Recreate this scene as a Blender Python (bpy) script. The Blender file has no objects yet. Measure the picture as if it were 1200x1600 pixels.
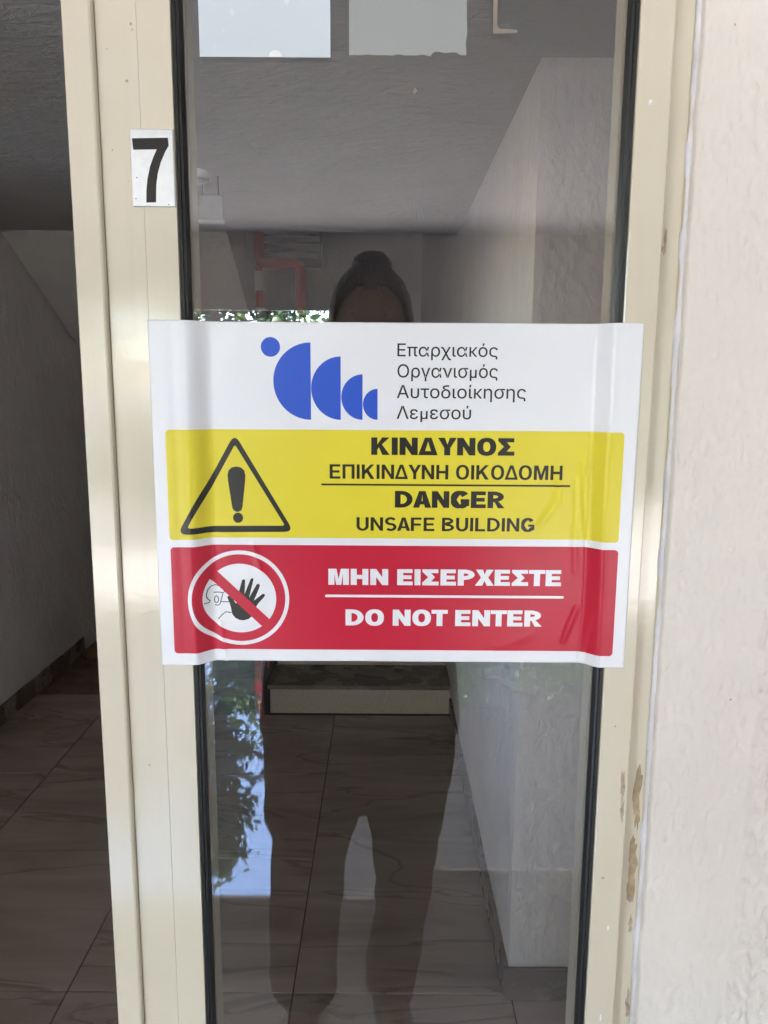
import bpy, bmesh, math, random
from mathutils import Vector, Matrix, noise
R = math.radians
random.seed(7)
sc = bpy.context.scene
COL = sc.collection

# ------------------------------------------------------------------ camera, sky, sun, exposure
CAM_Y, CAM_H = -0.66, 1.5
PITCH, ROLL, FOCAL = R(9.35), R(0.37), 1200.0 / 1600.0
cam_d = bpy.data.cameras.new('camera')
cam = bpy.data.objects.new('camera', cam_d)
COL.objects.link(cam)
fw = Vector((0, math.cos(PITCH), -math.sin(PITCH)))
rt = Vector((1, 0, 0))
up = rt.cross(fw)
cx = rt * math.cos(ROLL) + up * math.sin(ROLL)
cy = up * math.cos(ROLL) - rt * math.sin(ROLL)
M = Matrix.Identity(4)
for i in range(3):
    M[i][0], M[i][1], M[i][2] = cx[i], cy[i], -fw[i]
M[0][3], M[1][3], M[2][3] = 0, CAM_Y, CAM_H
cam.matrix_world = M
cam_d.sensor_fit = 'VERTICAL'
cam_d.sensor_height = 36.0
cam_d.lens = 36.0 * FOCAL
cam_d.clip_start = 0.004
cam_d.clip_end = 500
sc.camera = cam

SUN_EL, SUN_AZ = R(56), R(84)          # azimuth measured from +Y towards +X
world = bpy.data.worlds.new('World')
sc.world = world
world.use_nodes = True
wn = world.node_tree
sky = wn.nodes.new('ShaderNodeTexSky')
sky.sky_type = 'NISHITA'
sky.sun_disc = False
sky.sun_elevation = SUN_EL
sky.sun_rotation = SUN_AZ
sky.air_density = 1.0
sky.dust_density = 0.6
wn.links.new(sky.outputs[0], wn.nodes['Background'].inputs[0])
wn.nodes['Background'].inputs[1].default_value = 0.15
sl = bpy.data.lights.new('sun', 'SUN')
sl.energy = 2.6
sl.angle = R(0.53)
sl.color = (1.0, 0.95, 0.87)
sun = bpy.data.objects.new('sun', sl)
COL.objects.link(sun)
sdir = Vector((math.sin(SUN_AZ) * math.cos(SUN_EL), math.cos(SUN_AZ) * math.cos(SUN_EL), math.sin(SUN_EL)))
sun.rotation_euler = sdir.to_track_quat('Z', 'Y').to_euler()
sun.location = sdir * 30

vs = sc.view_settings
vs.view_transform = 'Standard'
vs.look = 'None'
vs.gamma = 1
vs.exposure = 5.28
vs.use_white_balance = True
vs.white_balance_temperature = 6500
vs.white_balance_tint = 14.5
sc.cycles.max_bounces = 12
sc.cycles.diffuse_bounces = 5
sc.cycles.glossy_bounces = 5
sc.cycles.transparent_max_bounces = 12
sc.cycles.use_denoising = True
sc.cycles.sample_clamp_indirect = 6

# ------------------------------------------------------------------ materials
class NT:
    def __init__(s, name):
        s.m = bpy.data.materials.new(name)
        s.m.use_nodes = True
        s.t = s.m.node_tree
        s.b = s.t.nodes['Principled BSDF']
        s.out = s.t.nodes['Material Output']
    def n(s, typ, **kw):
        nd = s.t.nodes.new('ShaderNode' + typ)
        for k, v in kw.items():
            if k.startswith('i_'):
                key = k[2:]
                key = int(key) if key.isdigit() else key.replace('_', ' ')
                nd.inputs[key].default_value = v
            else:
                setattr(nd, k, v)
        return nd
    def l(s, a, b):
        s.t.links.new(a, b)
    def coords(s, scale=(1, 1, 1), rot=(0, 0, 0), kind='Object'):
        tc = s.n('TexCoord')
        mp = s.n('Mapping')
        mp.inputs['Scale'].default_value = scale
        mp.inputs['Rotation'].default_value = rot
        s.l(tc.outputs[kind], mp.inputs[0])
        return mp.outputs[0]
    def noise(s, vec, scale, detail=4, rough=0.55, dist=0.0):
        nd = s.n('TexNoise')
        nd.inputs['Scale'].default_value = scale
        nd.inputs['Detail'].default_value = detail
        nd.inputs['Roughness'].default_value = rough
        nd.inputs['Distortion'].default_value = dist
        s.l(vec, nd.inputs['Vector'])
        return nd.outputs[0]
    def ramp(s, fac, stops):
        r = s.n('ValToRGB')
        e = r.color_ramp.elements
        while len(e) < len(stops):
            e.new(0.5)
        for k, (p, c) in enumerate(stops):
            e[k].position = p
            e[k].color = c if len(c) == 4 else (*c, 1)
        s.l(fac, r.inputs[0])
        return r.outputs[0]
    def mix(s, fac, a, b, mode='MIX'):
        m = s.n('MixRGB', blend_type=mode)
        if isinstance(fac, (int, float)): m.inputs[0].default_value = fac
        else: s.l(fac, m.inputs[0])
        for k, v in ((1, a), (2, b)):
            if isinstance(v, tuple): m.inputs[k].default_value = (*v[:3], 1)
            else: s.l(v, m.inputs[k])
        return m.outputs[0]
    def base(s, c):
        if isinstance(c, tuple): s.b.inputs['Base Color'].default_value = (*c[:3], 1)
        else: s.l(c, s.b.inputs['Base Color'])
    def rough(s, r):
        if isinstance(r, (int, float)): s.b.inputs['Roughness'].default_value = r
        else: s.l(r, s.b.inputs['Roughness'])
    def bump(s, h, strength, dist):
        b = s.n('Bump')
        b.inputs['Strength'].default_value = strength
        b.inputs['Distance'].default_value = dist
        s.l(h, b.inputs['Height'])
        s.l(b.outputs[0], s.b.inputs['Normal'])

def g(v): return (v, v, v)

def m_plain(name, c, rough=0.5, metal=0.0, var=0.12, vscale=30, bump=0.0, bscale=200, bdist=0.0004, spec=0.5):
    t = NT(name)
    v = t.coords()
    nz = t.noise(v, vscale, 5)
    lo = tuple(x * (1 - var) for x in c)
    hi = tuple(min(1, x * (1 + var)) for x in c)
    t.base(t.ramp(nz, [(0.3, lo), (0.7, hi)]))
    t.rough(rough)
    t.b.inputs['Metallic'].default_value = metal
    t.b.inputs['Specular IOR Level'].default_value = spec
    if bump:
        t.bump(t.noise(v, bscale, 3), bump, bdist)
    return t.m

def m_beige():
    t = NT('beige_paint')
    v = t.coords()
    nz = t.noise(v, 9, 4)
    c = t.ramp(nz, [(0.3, (0.65, 0.585, 0.455)), (0.7, (0.68, 0.615, 0.485))])
    # grime streaks running down, and small dark specks
    v2 = t.coords((60, 60, 3))
    st = t.ramp(t.noise(v2, 1.0, 5, 0.6), [(0.55, g(0)), (0.85, g(1))])
    c = t.mix(t.mix(0.22, g(0), st), c, (0.50, 0.44, 0.33))
    t.base(c)
    t.rough(t.ramp(t.noise(v, 30, 4), [(0.3, g(0.06)), (0.75, g(0.13))]))
    t.bump(t.noise(t.coords((1, 1, 0.6)), 240, 3), 0.14, 0.0006)
    t.b.inputs['Specular IOR Level'].default_value = 0.5
    return t.m

def m_plaster(name, c, bump=0.6, scale=120, dist=0.002, grime=0.25, stretch=(1, 1, 0.55)):
    t = NT(name)
    v = t.coords(stretch)
    a = t.noise(v, scale, 4, 0.6, 0.6)
    b = t.noise(v, scale * 0.35, 4, 0.5, 1.2)
    hgt = t.mix(0.5, a, b)
    vl = t.coords()
    big = t.noise(vl, 4.5, 5, 0.6)
    col = t.ramp(big, [(0.25, tuple(x * (1 - grime) for x in c)), (0.55, c), (0.8, tuple(min(1, x * 1.06) for x in c))])
    hue = t.noise(vl, 11, 2)
    col = t.mix(t.mix(0.3, g(0), hue), col, (c[0] * 1.03, c[1] * 0.95, c[2] * 0.95))
    vo = t.n('TexVoronoi')
    vo.inputs['Scale'].default_value = 42
    t.l(vl, vo.inputs['Vector'])
    sp = t.ramp(vo.outputs['Distance'], [(0.03, g(1)), (0.06, g(0))])
    gate = t.ramp(t.noise(vl, 30, 2), [(0.58, g(0)), (0.62, g(1))])
    col = t.mix(t.mix(1.0, sp, gate, 'MULTIPLY'), col, (0.33, 0.28, 0.24))
    t.base(col)
    t.rough(0.8)
    t.bump(hgt, bump, dist)
    return t.m

def m_tile(name, lo, hi, vein, rough=0.12, ior=1.5, rot=R(32)):
    t = NT(name)
    tc = t.n('TexCoord')
    oi = t.n('ObjectInfo')
    ad = t.n('VectorMath', operation='ADD')
    sc_ = t.n('VectorMath', operation='SCALE')
    cmb = t.n('CombineXYZ')
    t.l(oi.outputs['Random'], cmb.inputs[0])
    t.l(oi.outputs['Random'], cmb.inputs[1])
    t.l(cmb.outputs[0], sc_.inputs[0])
    sc_.inputs['Scale'].default_value = 17.0
    t.l(tc.outputs['Object'], ad.inputs[0])
    t.l(sc_.outputs[0], ad.inputs[1])
    mp = t.n('Mapping')
    mp.inputs['Rotation'].default_value = (0, 0, rot)
    mp.inputs['Scale'].default_value = (0.8, 4.0, 1)
    t.l(ad.outputs[0], mp.inputs[0])
    v = mp.outputs[0]
    f1 = t.noise(v, 1.6, 7, 0.62, 0.9)
    c = t.ramp(f1, [(0.3, lo), (0.7, hi)])
    f2 = t.noise(v, 0.9, 4, 0.5, 1.6)
    vn = t.ramp(f2, [(0.470, g(0)), (0.5, g(1)), (0.508, g(0))])
    c = t.mix(t.mix(0.55, g(0), vn), c, vein)
    t.base(c)
    t.rough(t.ramp(t.noise(ad.outputs[0], 6, 4), [(0.3, g(rough * 0.8)), (0.8, g(rough * 1.5))]))
    t.b.inputs['IOR'].default_value = ior
    return t.m

def m_glass():
    t = NT('tinted_glass')
    t.t.nodes.remove(t.b)
    tr = t.n('BsdfTransparent')
    tr.inputs[0].default_value = (0.87, 0.86, 0.85, 1)
    gl = t.n('BsdfGlossy')
    gl.inputs['Roughness'].default_value = 0.004
    gl.inputs[0].default_value = (0.95, 0.96, 0.98, 1)
    lw = t.n('LayerWeight')
    p = t.n('Math', operation='POWER')
    t.l(lw.outputs['Facing'], p.inputs[0])
    p.inputs[1].default_value = 5
    mr = t.n('MapRange')
    mr.inputs['To Min'].default_value = GLASS_F0
    mr.inputs['To Max'].default_value = 1
    t.l(p.outputs[0], mr.inputs[0])
    mx = t.n('MixShader')
    t.l(mr.outputs[0], mx.inputs[0])
    t.l(tr.outputs[0], mx.inputs[1])
    t.l(gl.outputs[0], mx.inputs[2])
    t.l(mx.outputs[0], t.out.inputs[0])
    return t.m
GLASS_F0 = 0.095
def m_clear():
    t = NT('clear_glass')
    t.t.nodes.remove(t.b)
    tr = t.n('BsdfTransparent'); tr.inputs[0].default_value = (0.95, 0.96, 0.96, 1)
    gl = t.n('BsdfGlossy'); gl.inputs['Roughness'].default_value = 0.0
    mx = t.n('MixShader'); mx.inputs[0].default_value = 0.05
    t.l(tr.outputs[0], mx.inputs[1]); t.l(gl.outputs[0], mx.inputs[2]); t.l(mx.outputs[0], t.out.inputs[0])
    return t.m

def m_leaf(name, c, c2):
    t = NT(name)
    ge = t.n('NewGeometry')
    col = t.ramp(ge.outputs['Random Per Island'], [(0.0, c), (1.0, c2)])
    t.base(col)
    t.rough(0.45)
    tl = t.n('BsdfTranslucent')
    t.l(col, tl.inputs[0])
    mx = t.n('MixShader')
    mx.inputs[0].default_value = 0.3
    t.l(t.b.outputs[0], mx.inputs[1])
    t.l(tl.outputs[0], mx.inputs[2])
    t.l(mx.outputs[0], t.out.inputs[0])
    return t.m

def m_vinyl(name, c, rough=0.32, sheen=0.5):
    t = NT(name)
    v = t.coords()
    nz = t.noise(v, 25, 4)
    t.base(t.ramp(nz, [(0.3, tuple(x * 0.97 for x in c)), (0.7, c)]))
    t.rough(rough)
    t.b.inputs['Specular IOR Level'].default_value = sheen
    return t.m

MAT = dict(
    beige=m_beige(),
    rubber=m_plain('black_rubber', g(0.012), 0.45, bump=0.2),
    glass=m_glass(),
    wall=m_plaster('cream_plaster', (0.765, 0.712, 0.648), 0.7, 300, 0.0014, 0.10),
    hallwall=m_plaster('hall_plaster', (0.78, 0.735, 0.69), 1.0, 40, 0.012, 0.12),
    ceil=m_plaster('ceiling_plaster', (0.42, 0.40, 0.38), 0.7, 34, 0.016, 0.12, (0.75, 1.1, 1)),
    porchwall=m_plaster('porch_plaster', (0.58, 0.55, 0.50), 0.6, 60, 0.004, 0.15),
    concrete=m_plain('concrete', (0.32, 0.30, 0.28), 0.8, var=0.2, vscale=6, bump=0.3, bscale=80, bdist=0.002),
    caulk=m_plain('sealant', (0.68, 0.66, 0.68), 0.5, bump=0.5, bscale=90, bdist=0.002),
    tile=m_tile('veined_tile', (0.35, 0.275, 0.218), (0.52, 0.43, 0.355), (0.21, 0.155, 0.12), 0.13),
    ptile=m_tile('polished_porch_tile', (0.13, 0.12, 0.11), (0.19, 0.18, 0.165), (0.09, 0.08, 0.075), 0.02, 2.8),
    grout=m_plain('grout', (0.05, 0.04, 0.035), 0.9),
    skirt=m_tile('skirting_tile', (0.17, 0.13, 0.105), (0.26, 0.21, 0.175), (0.09, 0.07, 0.05), 0.25),
    terrazzo=m_plain('terrazzo', (0.62, 0.53, 0.42), 0.4, var=0.35, vscale=170),
    red=m_plain('red_enamel', (0.50, 0.02, 0.016), 0.3),
    pipered=m_plain('dull_red_pipe', (0.42, 0.006, 0.006), 0.6, spec=0.2),
    white=m_plain('white_enamel', g(0.7), 0.35, var=0.05),
    paper=m_vinyl('poster_white', (0.80, 0.80, 0.83), 0.28, 0.5),
    yellow=m_vinyl('print_yellow', (0.77, 0.65, 0.045), 0.3, 0.28),
    pred=m_vinyl('print_red', (0.56, 0.018, 0.045), 0.3, 0.28),
    blue=m_vinyl('print_blue', (0.03, 0.10, 0.57), 0.3, 0.28),
    ink=m_vinyl('print_ink', (0.028, 0.026, 0.022), 0.3, 0.28),
    notice=m_vinyl('notice_paper', (0.60, 0.66, 0.70), 0.6),
    notice2=m_vinyl('faded_notice', (0.62, 0.69, 0.68), 0.6),
    steel=m_plain('brushed_aluminium', (0.74, 0.75, 0.77), 0.38, 0.55, 0.06, 120, bump=0.12, bscale=300),
    rust=m_plain('exposed_primer', (0.37, 0.275, 0.17), 0.7, var=0.3, vscale=90),
    rust2=m_plain('bare_scrape', (0.40, 0.31, 0.23), 0.6, var=0.3, vscale=150),
    speck=m_plain('white_drip', g(0.8), 0.5),
    dark=m_plain('dark_plastic', g(0.03), 0.35),
    skin=m_plain('skin', (0.34, 0.20, 0.145), 0.5, var=0.05),
    hair=m_plain('dark_hair', (0.018, 0.013, 0.010), 0.5, var=0.3, vscale=120, bump=0.5, bscale=220, bdist=0.002),
    jacket=m_plain('black_jacket_cloth', (0.022, 0.021, 0.023), 0.85, var=0.2, bump=0.3, bscale=300),
    trouser=m_plain('charcoal_trouser_cloth', (0.062, 0.046, 0.037), 0.9, var=0.2, bump=0.3, bscale=300),
    shoe=m_plain('brown_shoe', (0.16, 0.10, 0.07), 0.5),
    bark=m_plain('bark', (0.12, 0.085, 0.06), 0.9, var=0.3, vscale=20, bump=0.6, bscale=40, bdist=0.01),
    leaf=m_leaf('shrub_leaf', (0.035, 0.075, 0.02), (0.09, 0.15, 0.035)),
    needle=m_leaf('cypress_leaf', (0.018, 0.045, 0.018), (0.05, 0.09, 0.035)),
    petal=m_plain('red_petal', (0.6, 0.05, 0.04), 0.6),
    asphalt=m_plain('asphalt', (0.06, 0.06, 0.062), 0.9, var=0.2, vscale=8),
    paving=m_plain('pale_paving', (0.36, 0.34, 0.31), 0.85, var=0.15, vscale=4),
    brown=m_plain('dusty_floor', (0.20, 0.14, 0.10), 0.85, var=0.3, vscale=12),
)

# ------------------------------------------------------------------ object helpers
WPOS = {}          # world origin of every object (no object here is rotated unless it is top-level)

def thing(name, label, cat, loc=(0, 0, 0), group=None):
    o = bpy.data.objects.new(name, None)
    o.empty_display_size = 0.05
    COL.objects.link(o)
    o.location = loc
    o['label'] = label
    o['category'] = cat
    if group: o['group'] = group
    WPOS[o] = Vector(loc)
    return o

def tag(o, label, cat, group=None):
    o['label'] = label
    o['category'] = cat
    if group: o['group'] = group
    return o

def obj(name, bm, m, parent=None, origin=None, smooth=False, kind=None):
    """world-space bmesh -> one mesh object, child of parent if given"""
    if isinstance(bm, tuple):
        me = bpy.data.meshes.new(name)
        me.from_pydata(bm[0], [], bm[1])
        b2 = bmesh.new(); b2.from_mesh(me); bm = b2
        me.clear_geometry()
    else:
        me = bpy.data.meshes.new(name)
    vs_ = bm.verts
    if parent is not None:
        org = WPOS[parent]
    elif origin is not None:
        org = Vector(origin)
    else:
        xs = [v.co.x for v in vs_]; ys = [v.co.y for v in vs_]; zs = [v.co.z for v in vs_]
        org = Vector(((min(xs) + max(xs)) / 2, (min(ys) + max(ys)) / 2, min(zs)))
    bmesh.ops.translate(bm, verts=bm.verts, vec=-org)
    bm.to_mesh(me); bm.free()
    if smooth:
        for p in me.polygons: p.use_smooth = True
    mm = MAT[m] if isinstance(m, str) else m
    me.materials.append(mm)
    o = bpy.data.objects.new(name, me)
    COL.objects.link(o)
    if parent is not None:
        o.parent = parent
    else:
        o.location = org
    WPOS[o] = org
    if kind: o['kind'] = kind
    return o

def bx(bm, x0, x1, y0, y1, z0, z1, bev=0.0, seg=2):
    r = bmesh.ops.create_cube(bm, size=1)
    vs_ = r['verts']
    bmesh.ops.scale(bm, verts=vs_, vec=(x1 - x0, y1 - y0, z1 - z0))
    bmesh.ops.translate(bm, verts=vs_, vec=((x0 + x1) / 2, (y0 + y1) / 2, (z0 + z1) / 2))
    if bev:
        es = list({e for v in vs_ for e in v.link_edges})
        bmesh.ops.bevel(bm, geom=es, offset=bev, segments=seg, affect='EDGES', profile=0.5)
    return bm

def box(x0, x1, y0, y1, z0, z1, bev=0.0, seg=2):
    return bx(bmesh.new(), x0, x1, y0, y1, z0, z1, bev, seg)

def tube(bm, pts, r, n=10, closed_ends=True):
    pts = [Vector(p) for p in pts]
    rs = r if isinstance(r, (list, tuple)) else [r] * len(pts)
    rings = []
    prev = None
    for i, p in enumerate(pts):
        a = pts[max(0, i - 1)]; b = pts[min(len(pts) - 1, i + 1)]
        d = (b - a).normalized()
        if prev is None:
            ref = Vector((0, 0, 1)) if abs(d.z) < 0.9 else Vector((1, 0, 0))
            u = d.cross(ref).normalized()
        else:
            u = (prev - d * prev.dot(d)).normalized()
        prev = u
        w = d.cross(u)
        rings.append([bm.verts.new(p + (u * math.cos(2 * math.pi * k / n) + w * math.sin(2 * math.pi * k / n)) * rs[i]) for k in range(n)])
    for a, b in zip(rings, rings[1:]):
        for k in range(n):
            bm.faces.new((a[k], a[(k + 1) % n], b[(k + 1) % n], b[k]))
    if closed_ends:
        bm.faces.new(rings[0][::-1]); bm.faces.new(rings[-1])
    return bm

def loft(rings, caps=True):
    """rings: list of lists of points, equal count"""
    bm = bmesh.new()
    vr = [[bm.verts.new(p) for p in r] for r in rings]
    n = len(vr[0])
    for a, b in zip(vr, vr[1:]):
        for k in range(n):
            bm.faces.new((a[k], a[(k + 1) % n], b[(k + 1) % n], b[k]))
    if caps:
        bm.faces.new(vr[0][::-1]); bm.faces.new(vr[-1])
    bmesh.ops.recalc_face_normals(bm, faces=bm.faces)
    return bm

def ell(cx_, cy_, z, rx, ry, n=24, wob=0.0, ph=0.0, sq=1.0):
    out = []
    for k in range(n):
        a = 2 * math.pi * k / n
        f = 1 + wob * math.sin(3 * a + ph) + wob * 0.6 * math.sin(7 * a + 2 * ph)
        c, s = math.cos(a), math.sin(a)
        c = math.copysign(abs(c) ** sq, c); s = math.copysign(abs(s) ** sq, s)
        out.append((cx_ + rx * f * c, cy_ + ry * f * s, z))
    return out

def mod_subsurf(o, lv=1):
    m = o.modifiers.new('subsurf', 'SUBSURF')
    m.levels = lv; m.render_levels = lv

# ------------------------------------------------------------------ flat print: filled outlines -> vertices in the plane (x, z)
def fill2d(polys, text=None, offset=0.0):
    if text is not None:
        cu = bpy.data.curves.new('tmp', 'FONT')
        cu.body = text; cu.size = 1.0; cu.offset = offset; cu.resolution_u = 6
    else:
        cu = bpy.data.curves.new('tmp', 'CURVE')
        cu.dimensions = '2D'; cu.fill_mode = 'FRONT'
        for pl in polys:
            sp = cu.splines.new('POLY')
            sp.points.add(len(pl) - 1)
            for q, (a, b) in zip(sp.points, pl): q.co = (a, b, 0, 1)
            sp.use_cyclic_u = True
    o = bpy.data.objects.new('tmp', cu)
    COL.objects.link(o)
    dg = bpy.context.evaluated_depsgraph_get()
    me = o.evaluated_get(dg).to_mesh()
    vv = [tuple(v.co[:2]) for v in me.vertices]
    ff = [tuple(p.vertices) for p in me.polygons]
    o.evaluated_get(dg).to_mesh_clear()
    bpy.data.objects.remove(o); bpy.data.curves.remove(cu)
    return vv, ff

def text_shapes(text, offset, spacing):
    """lettering as separately filled contours (outer outline with its holes)"""
    cu = bpy.data.curves.new('tmp', 'FONT')
    cu.body = text; cu.size = 1.0; cu.resolution_u = 6; cu.space_character = spacing
    cu.fill_mode = 'NONE'
    o = bpy.data.objects.new('tmp', cu)
    COL.objects.link(o)
    dg = bpy.context.evaluated_depsgraph_get()
    me = o.evaluated_get(dg).to_mesh()
    nb = {}
    for e in me.edges:
        a, b = e.vertices
        nb.setdefault(a, []).append(b); nb.setdefault(b, []).append(a)
    co = [tuple(v.co[:2]) for v in me.vertices]
    o.evaluated_get(dg).to_mesh_clear()
    bpy.data.objects.remove(o); bpy.data.curves.remove(cu)
    loops, seen = [], set()
    for st_ in sorted(nb):
        if st_ in seen: continue
        lp, cur, prev_ = [], st_, None
        while cur not in seen:
            seen.add(cur); lp.append(co[cur])
            nx_ = [q for q in nb[cur] if q != prev_ and q not in seen]
            prev_ = cur
            if not nx_: break
            # follow the direction in which the vertices were written
            cur = cur + 1 if cur + 1 in nx_ else nx_[0]
        loops.append(lp)
    def area(p): return sum(p[i - 1][0] * p[i][1] - p[i][0] * p[i - 1][1] for i in range(len(p))) / 2
    def inside(q, p):
        r_ = False
        for i in range(len(p)):
            (x1, y1), (x2, y2) = p[i - 1], p[i]
            if (y1 > q[1]) != (y2 > q[1]) and q[0] < (x2 - x1) * (q[1] - y1) / (y2 - y1) + x1: r_ = not r_
        return r_
    big = max(loops, key=lambda p: abs(area(p)))
    sg_ = 1 if area(big) > 0 else -1
    outs = [p for p in loops if area(p) * sg_ > 0]
    holes = [p for p in loops if area(p) * sg_ < 0]
    for h in holes[:]:
        if not any(inside(h[0], p) for p in outs):
            holes.remove(h); outs.append(h[::-1])
    def grow(p):
        """offset the outline: positive widens an outer contour and narrows a hole"""
        if not offset: return p
        p = [q for i, q in enumerate(p) if math.dist(q, p[i - 1]) > 1e-5]
        out = []
        for i in range(len(p)):
            a = Vector(p[i - 1]); q = Vector(p[i]); b = Vector(p[(i + 1) % len(p)])
            d1 = (q - a).normalized(); d2 = (b - q).normalized()
            n1 = Vector((d1.y, -d1.x)) * sg_; n2 = Vector((d2.y, -d2.x)) * sg_
            m_ = n1 + n2
            k_ = min(1.8 if (d1.x * d2.y - d1.y * d2.x) * sg_ > 0 else 6.0, 1 / max(0.1, m_.length / 2))
            out.append(tuple(q + m_.normalized() * offset * k_))
        return out
    pairs = [[p] + [h for h in holes if inside(h[0], p)] for p in outs]
    return [[grow(c) for c in q] for q in pairs]
    res = []
    for p in outs:
        res.append([p] + [h for h in holes if inside(h[0], p)])
    return res

def print_on(name, shape, surf, lift, m, parent, step=0.006):
    """cut a flat outline along a grid and lay it on the surface y = surf(x, z) - lift"""
    vv, ff = shape
    bm = bmesh.new()
    bv = [bm.verts.new((x, 0, z)) for x, z in vv]
    for f in ff:
        try: bm.faces.new([bv[i] for i in f])
        except ValueError: pass
    bmesh.ops.remove_doubles(bm, verts=bm.verts, dist=1e-7)
    if step:
        for ax in (0, 2):
            lo = min(v.co[ax] for v in bm.verts); hi = max(v.co[ax] for v in bm.verts)
            k = math.ceil(lo / step)
            while k * step < hi:
                no = Vector((1, 0, 0)) if ax == 0 else Vector((0, 0, 1))
                bmesh.ops.bisect_plane(bm, geom=bm.verts[:] + bm.edges[:] + bm.faces[:], plane_co=no * (k * step), plane_no=no, dist=1e-7)
                k += 1
    for v in bm.verts:
        v.co.y = surf(v.co.x, v.co.z) - lift
    bmesh.ops.recalc_face_normals(bm, faces=bm.faces)
    if sum(f.normal.y for f in bm.faces) > 0:
        bmesh.ops.reverse_faces(bm, faces=bm.faces)
    return obj(name, bm, m, parent)

def circ(cx_, cz, rx, rz=None, n=48, a0=0, a1=360):
    rz = rz or rx
    full = a1 - a0 == 360
    return [(cx_ + rx * math.cos(R(a0 + (a1 - a0) * k / (n if full else n - 1))), cz + rz * math.sin(R(a0 + (a1 - a0) * k / (n if full else n - 1)))) for k in range(n)]

def rrect(x0, x1, z0, z1, r, n=6):
    out = []
    for (a, b, s) in ((x1 - r, z1 - r, 0), (x0 + r, z1 - r, 90), (x0 + r, z0 + r, 180), (x1 - r, z0 + r, 270)):
        for k in range(n + 1):
            t = R(s + 90 * k / n)
            out.append((a + r * math.cos(t), b + r * math.sin(t)))
    return out

def round_poly(pts, r, n=6):
    out = []
    N = len(pts)
    for i in range(N):
        p = Vector(pts[i]); a = Vector(pts[i - 1]); b = Vector(pts[(i + 1) % N])
        da = (a - p).normalized(); db = (b - p).normalized()
        ang = da.angle(db)
        t = r / math.tan(ang / 2)
        p0 = p + da * t; p1 = p + db * t
        for k in range(n + 1):
            u = k / n
            q = p0 * (1 - u) ** 2 + p * 2 * u * (1 - u) + p1 * u * u
            out.append((q.x, q.y))
    return out

def stroke(pts, w):
    """ribbon polygon along a polyline as (verts, faces)"""
    pts = [Vector(p) for p in pts]
    vv, ff = [], []
    for i, p in enumerate(pts):
        d = (pts[min(len(pts) - 1, i + 1)] - pts[max(0, i - 1)]).normalized()
        nrm = Vector((-d.y, d.x)) * w / 2
        vv += [tuple(p + nrm), tuple(p - nrm)]
    for i in range(len(pts) - 1):
        ff.append((2 * i, 2 * i + 1, 2 * i + 3, 2 * i + 2))
    return vv, ff

def blob(cx_, cz, rx, rz, seed, rag=0.25, n=26):
    out = []
    for k in range(n):
        a = 2 * math.pi * k / n
        f = 1 + rag * noise.noise((math.cos(a) * 2 + seed * 3.1, math.sin(a) * 2, seed)) * 1.6 + rag * 0.5 * noise.noise((math.cos(a) * 6, math.sin(a) * 6, seed * 1.7))
        out.append((cx_ + rx * f * math.cos(a), cz + rz * f * math.sin(a)))
    return out

# ================================================================== SETTING
# ---- street ground, porch floor, hall floor
o = obj('street', box(-120, 120, -200, -9.2, -0.35, -0.10), 'asphalt'); o['kind'] = 'structure'
o = obj('pavement', box(-30, 30, -9.2, -4.6, -0.35, -0.02, 0.01), 'paving'); o['kind'] = 'structure'

def tiles(parent, name, xs, ys_for, z, m, gap=0.003, thick=0.01, bev=0.0012):
    cache = {}
    for i in range(len(xs) - 1):
        ys = ys_for(i)
        for j in range(len(ys) - 1):
            w = round(xs[i + 1] - xs[i], 4); l = round(ys[j + 1] - ys[j], 4)
            if (w, l) not in cache:
                bm = box(-w / 2 + gap / 2, w / 2 - gap / 2, -l / 2 + gap / 2, l / 2 - gap / 2, 0, thick, bev, 1)
                me = bpy.data.meshes.new(name); bm.to_mesh(me); bm.free()
                me.materials.append(MAT[m]); cache[(w, l)] = me
            t = bpy.data.objects.new(name, cache[(w, l)])
            COL.objects.link(t)
            t.parent = parent
            t.location = Vector(((xs[i] + xs[i + 1]) / 2, (ys[j] + ys[j + 1]) / 2, z - thick + random.uniform(-0.0004, 0.0004))) - WPOS[parent]

hf = obj('hall_floor', box(-1.75, 1.15, 0.0, 6.3, -0.2, -0.004), 'grout'); hf['kind'] = 'structure'
HX = [-1.70, -1.30, -0.785, -0.22, 0.325, 0.87, 1.10]
def hall_rows(i):
    if i == 2: return [0.0, 0.495, 1.04, 1.59, 2.13, 2.68]
    if i == 3: return [0.0, 1.04, 2.13, 2.68]
    if i >= 4: return [0.0, 1.04]
    return [0.0, 1.04, 2.13, 2.90]
tiles(hf, 'floor_tile', HX, hall_rows, 0.0, 'tile')
o = obj('dusty_patch', box(-1.70, -0.60, 2.903, 5.0, -0.004, -0.001), 'brown', hf)

pf = obj('porch_floor', box(-3.4, 1.8, -4.6, -0.002, -0.25, -0.004), 'grout'); pf['kind'] = 'structure'
PX = [-3.4] + [-3.1 + 0.65 * k for k in range(8)] + [1.8]
tiles(pf, 'floor_tile', PX, lambda i: [-4.6 + 0.46 * k for k in range(11)], 0.0, 'ptile', 0.002, 0.01, 0.0)

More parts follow.
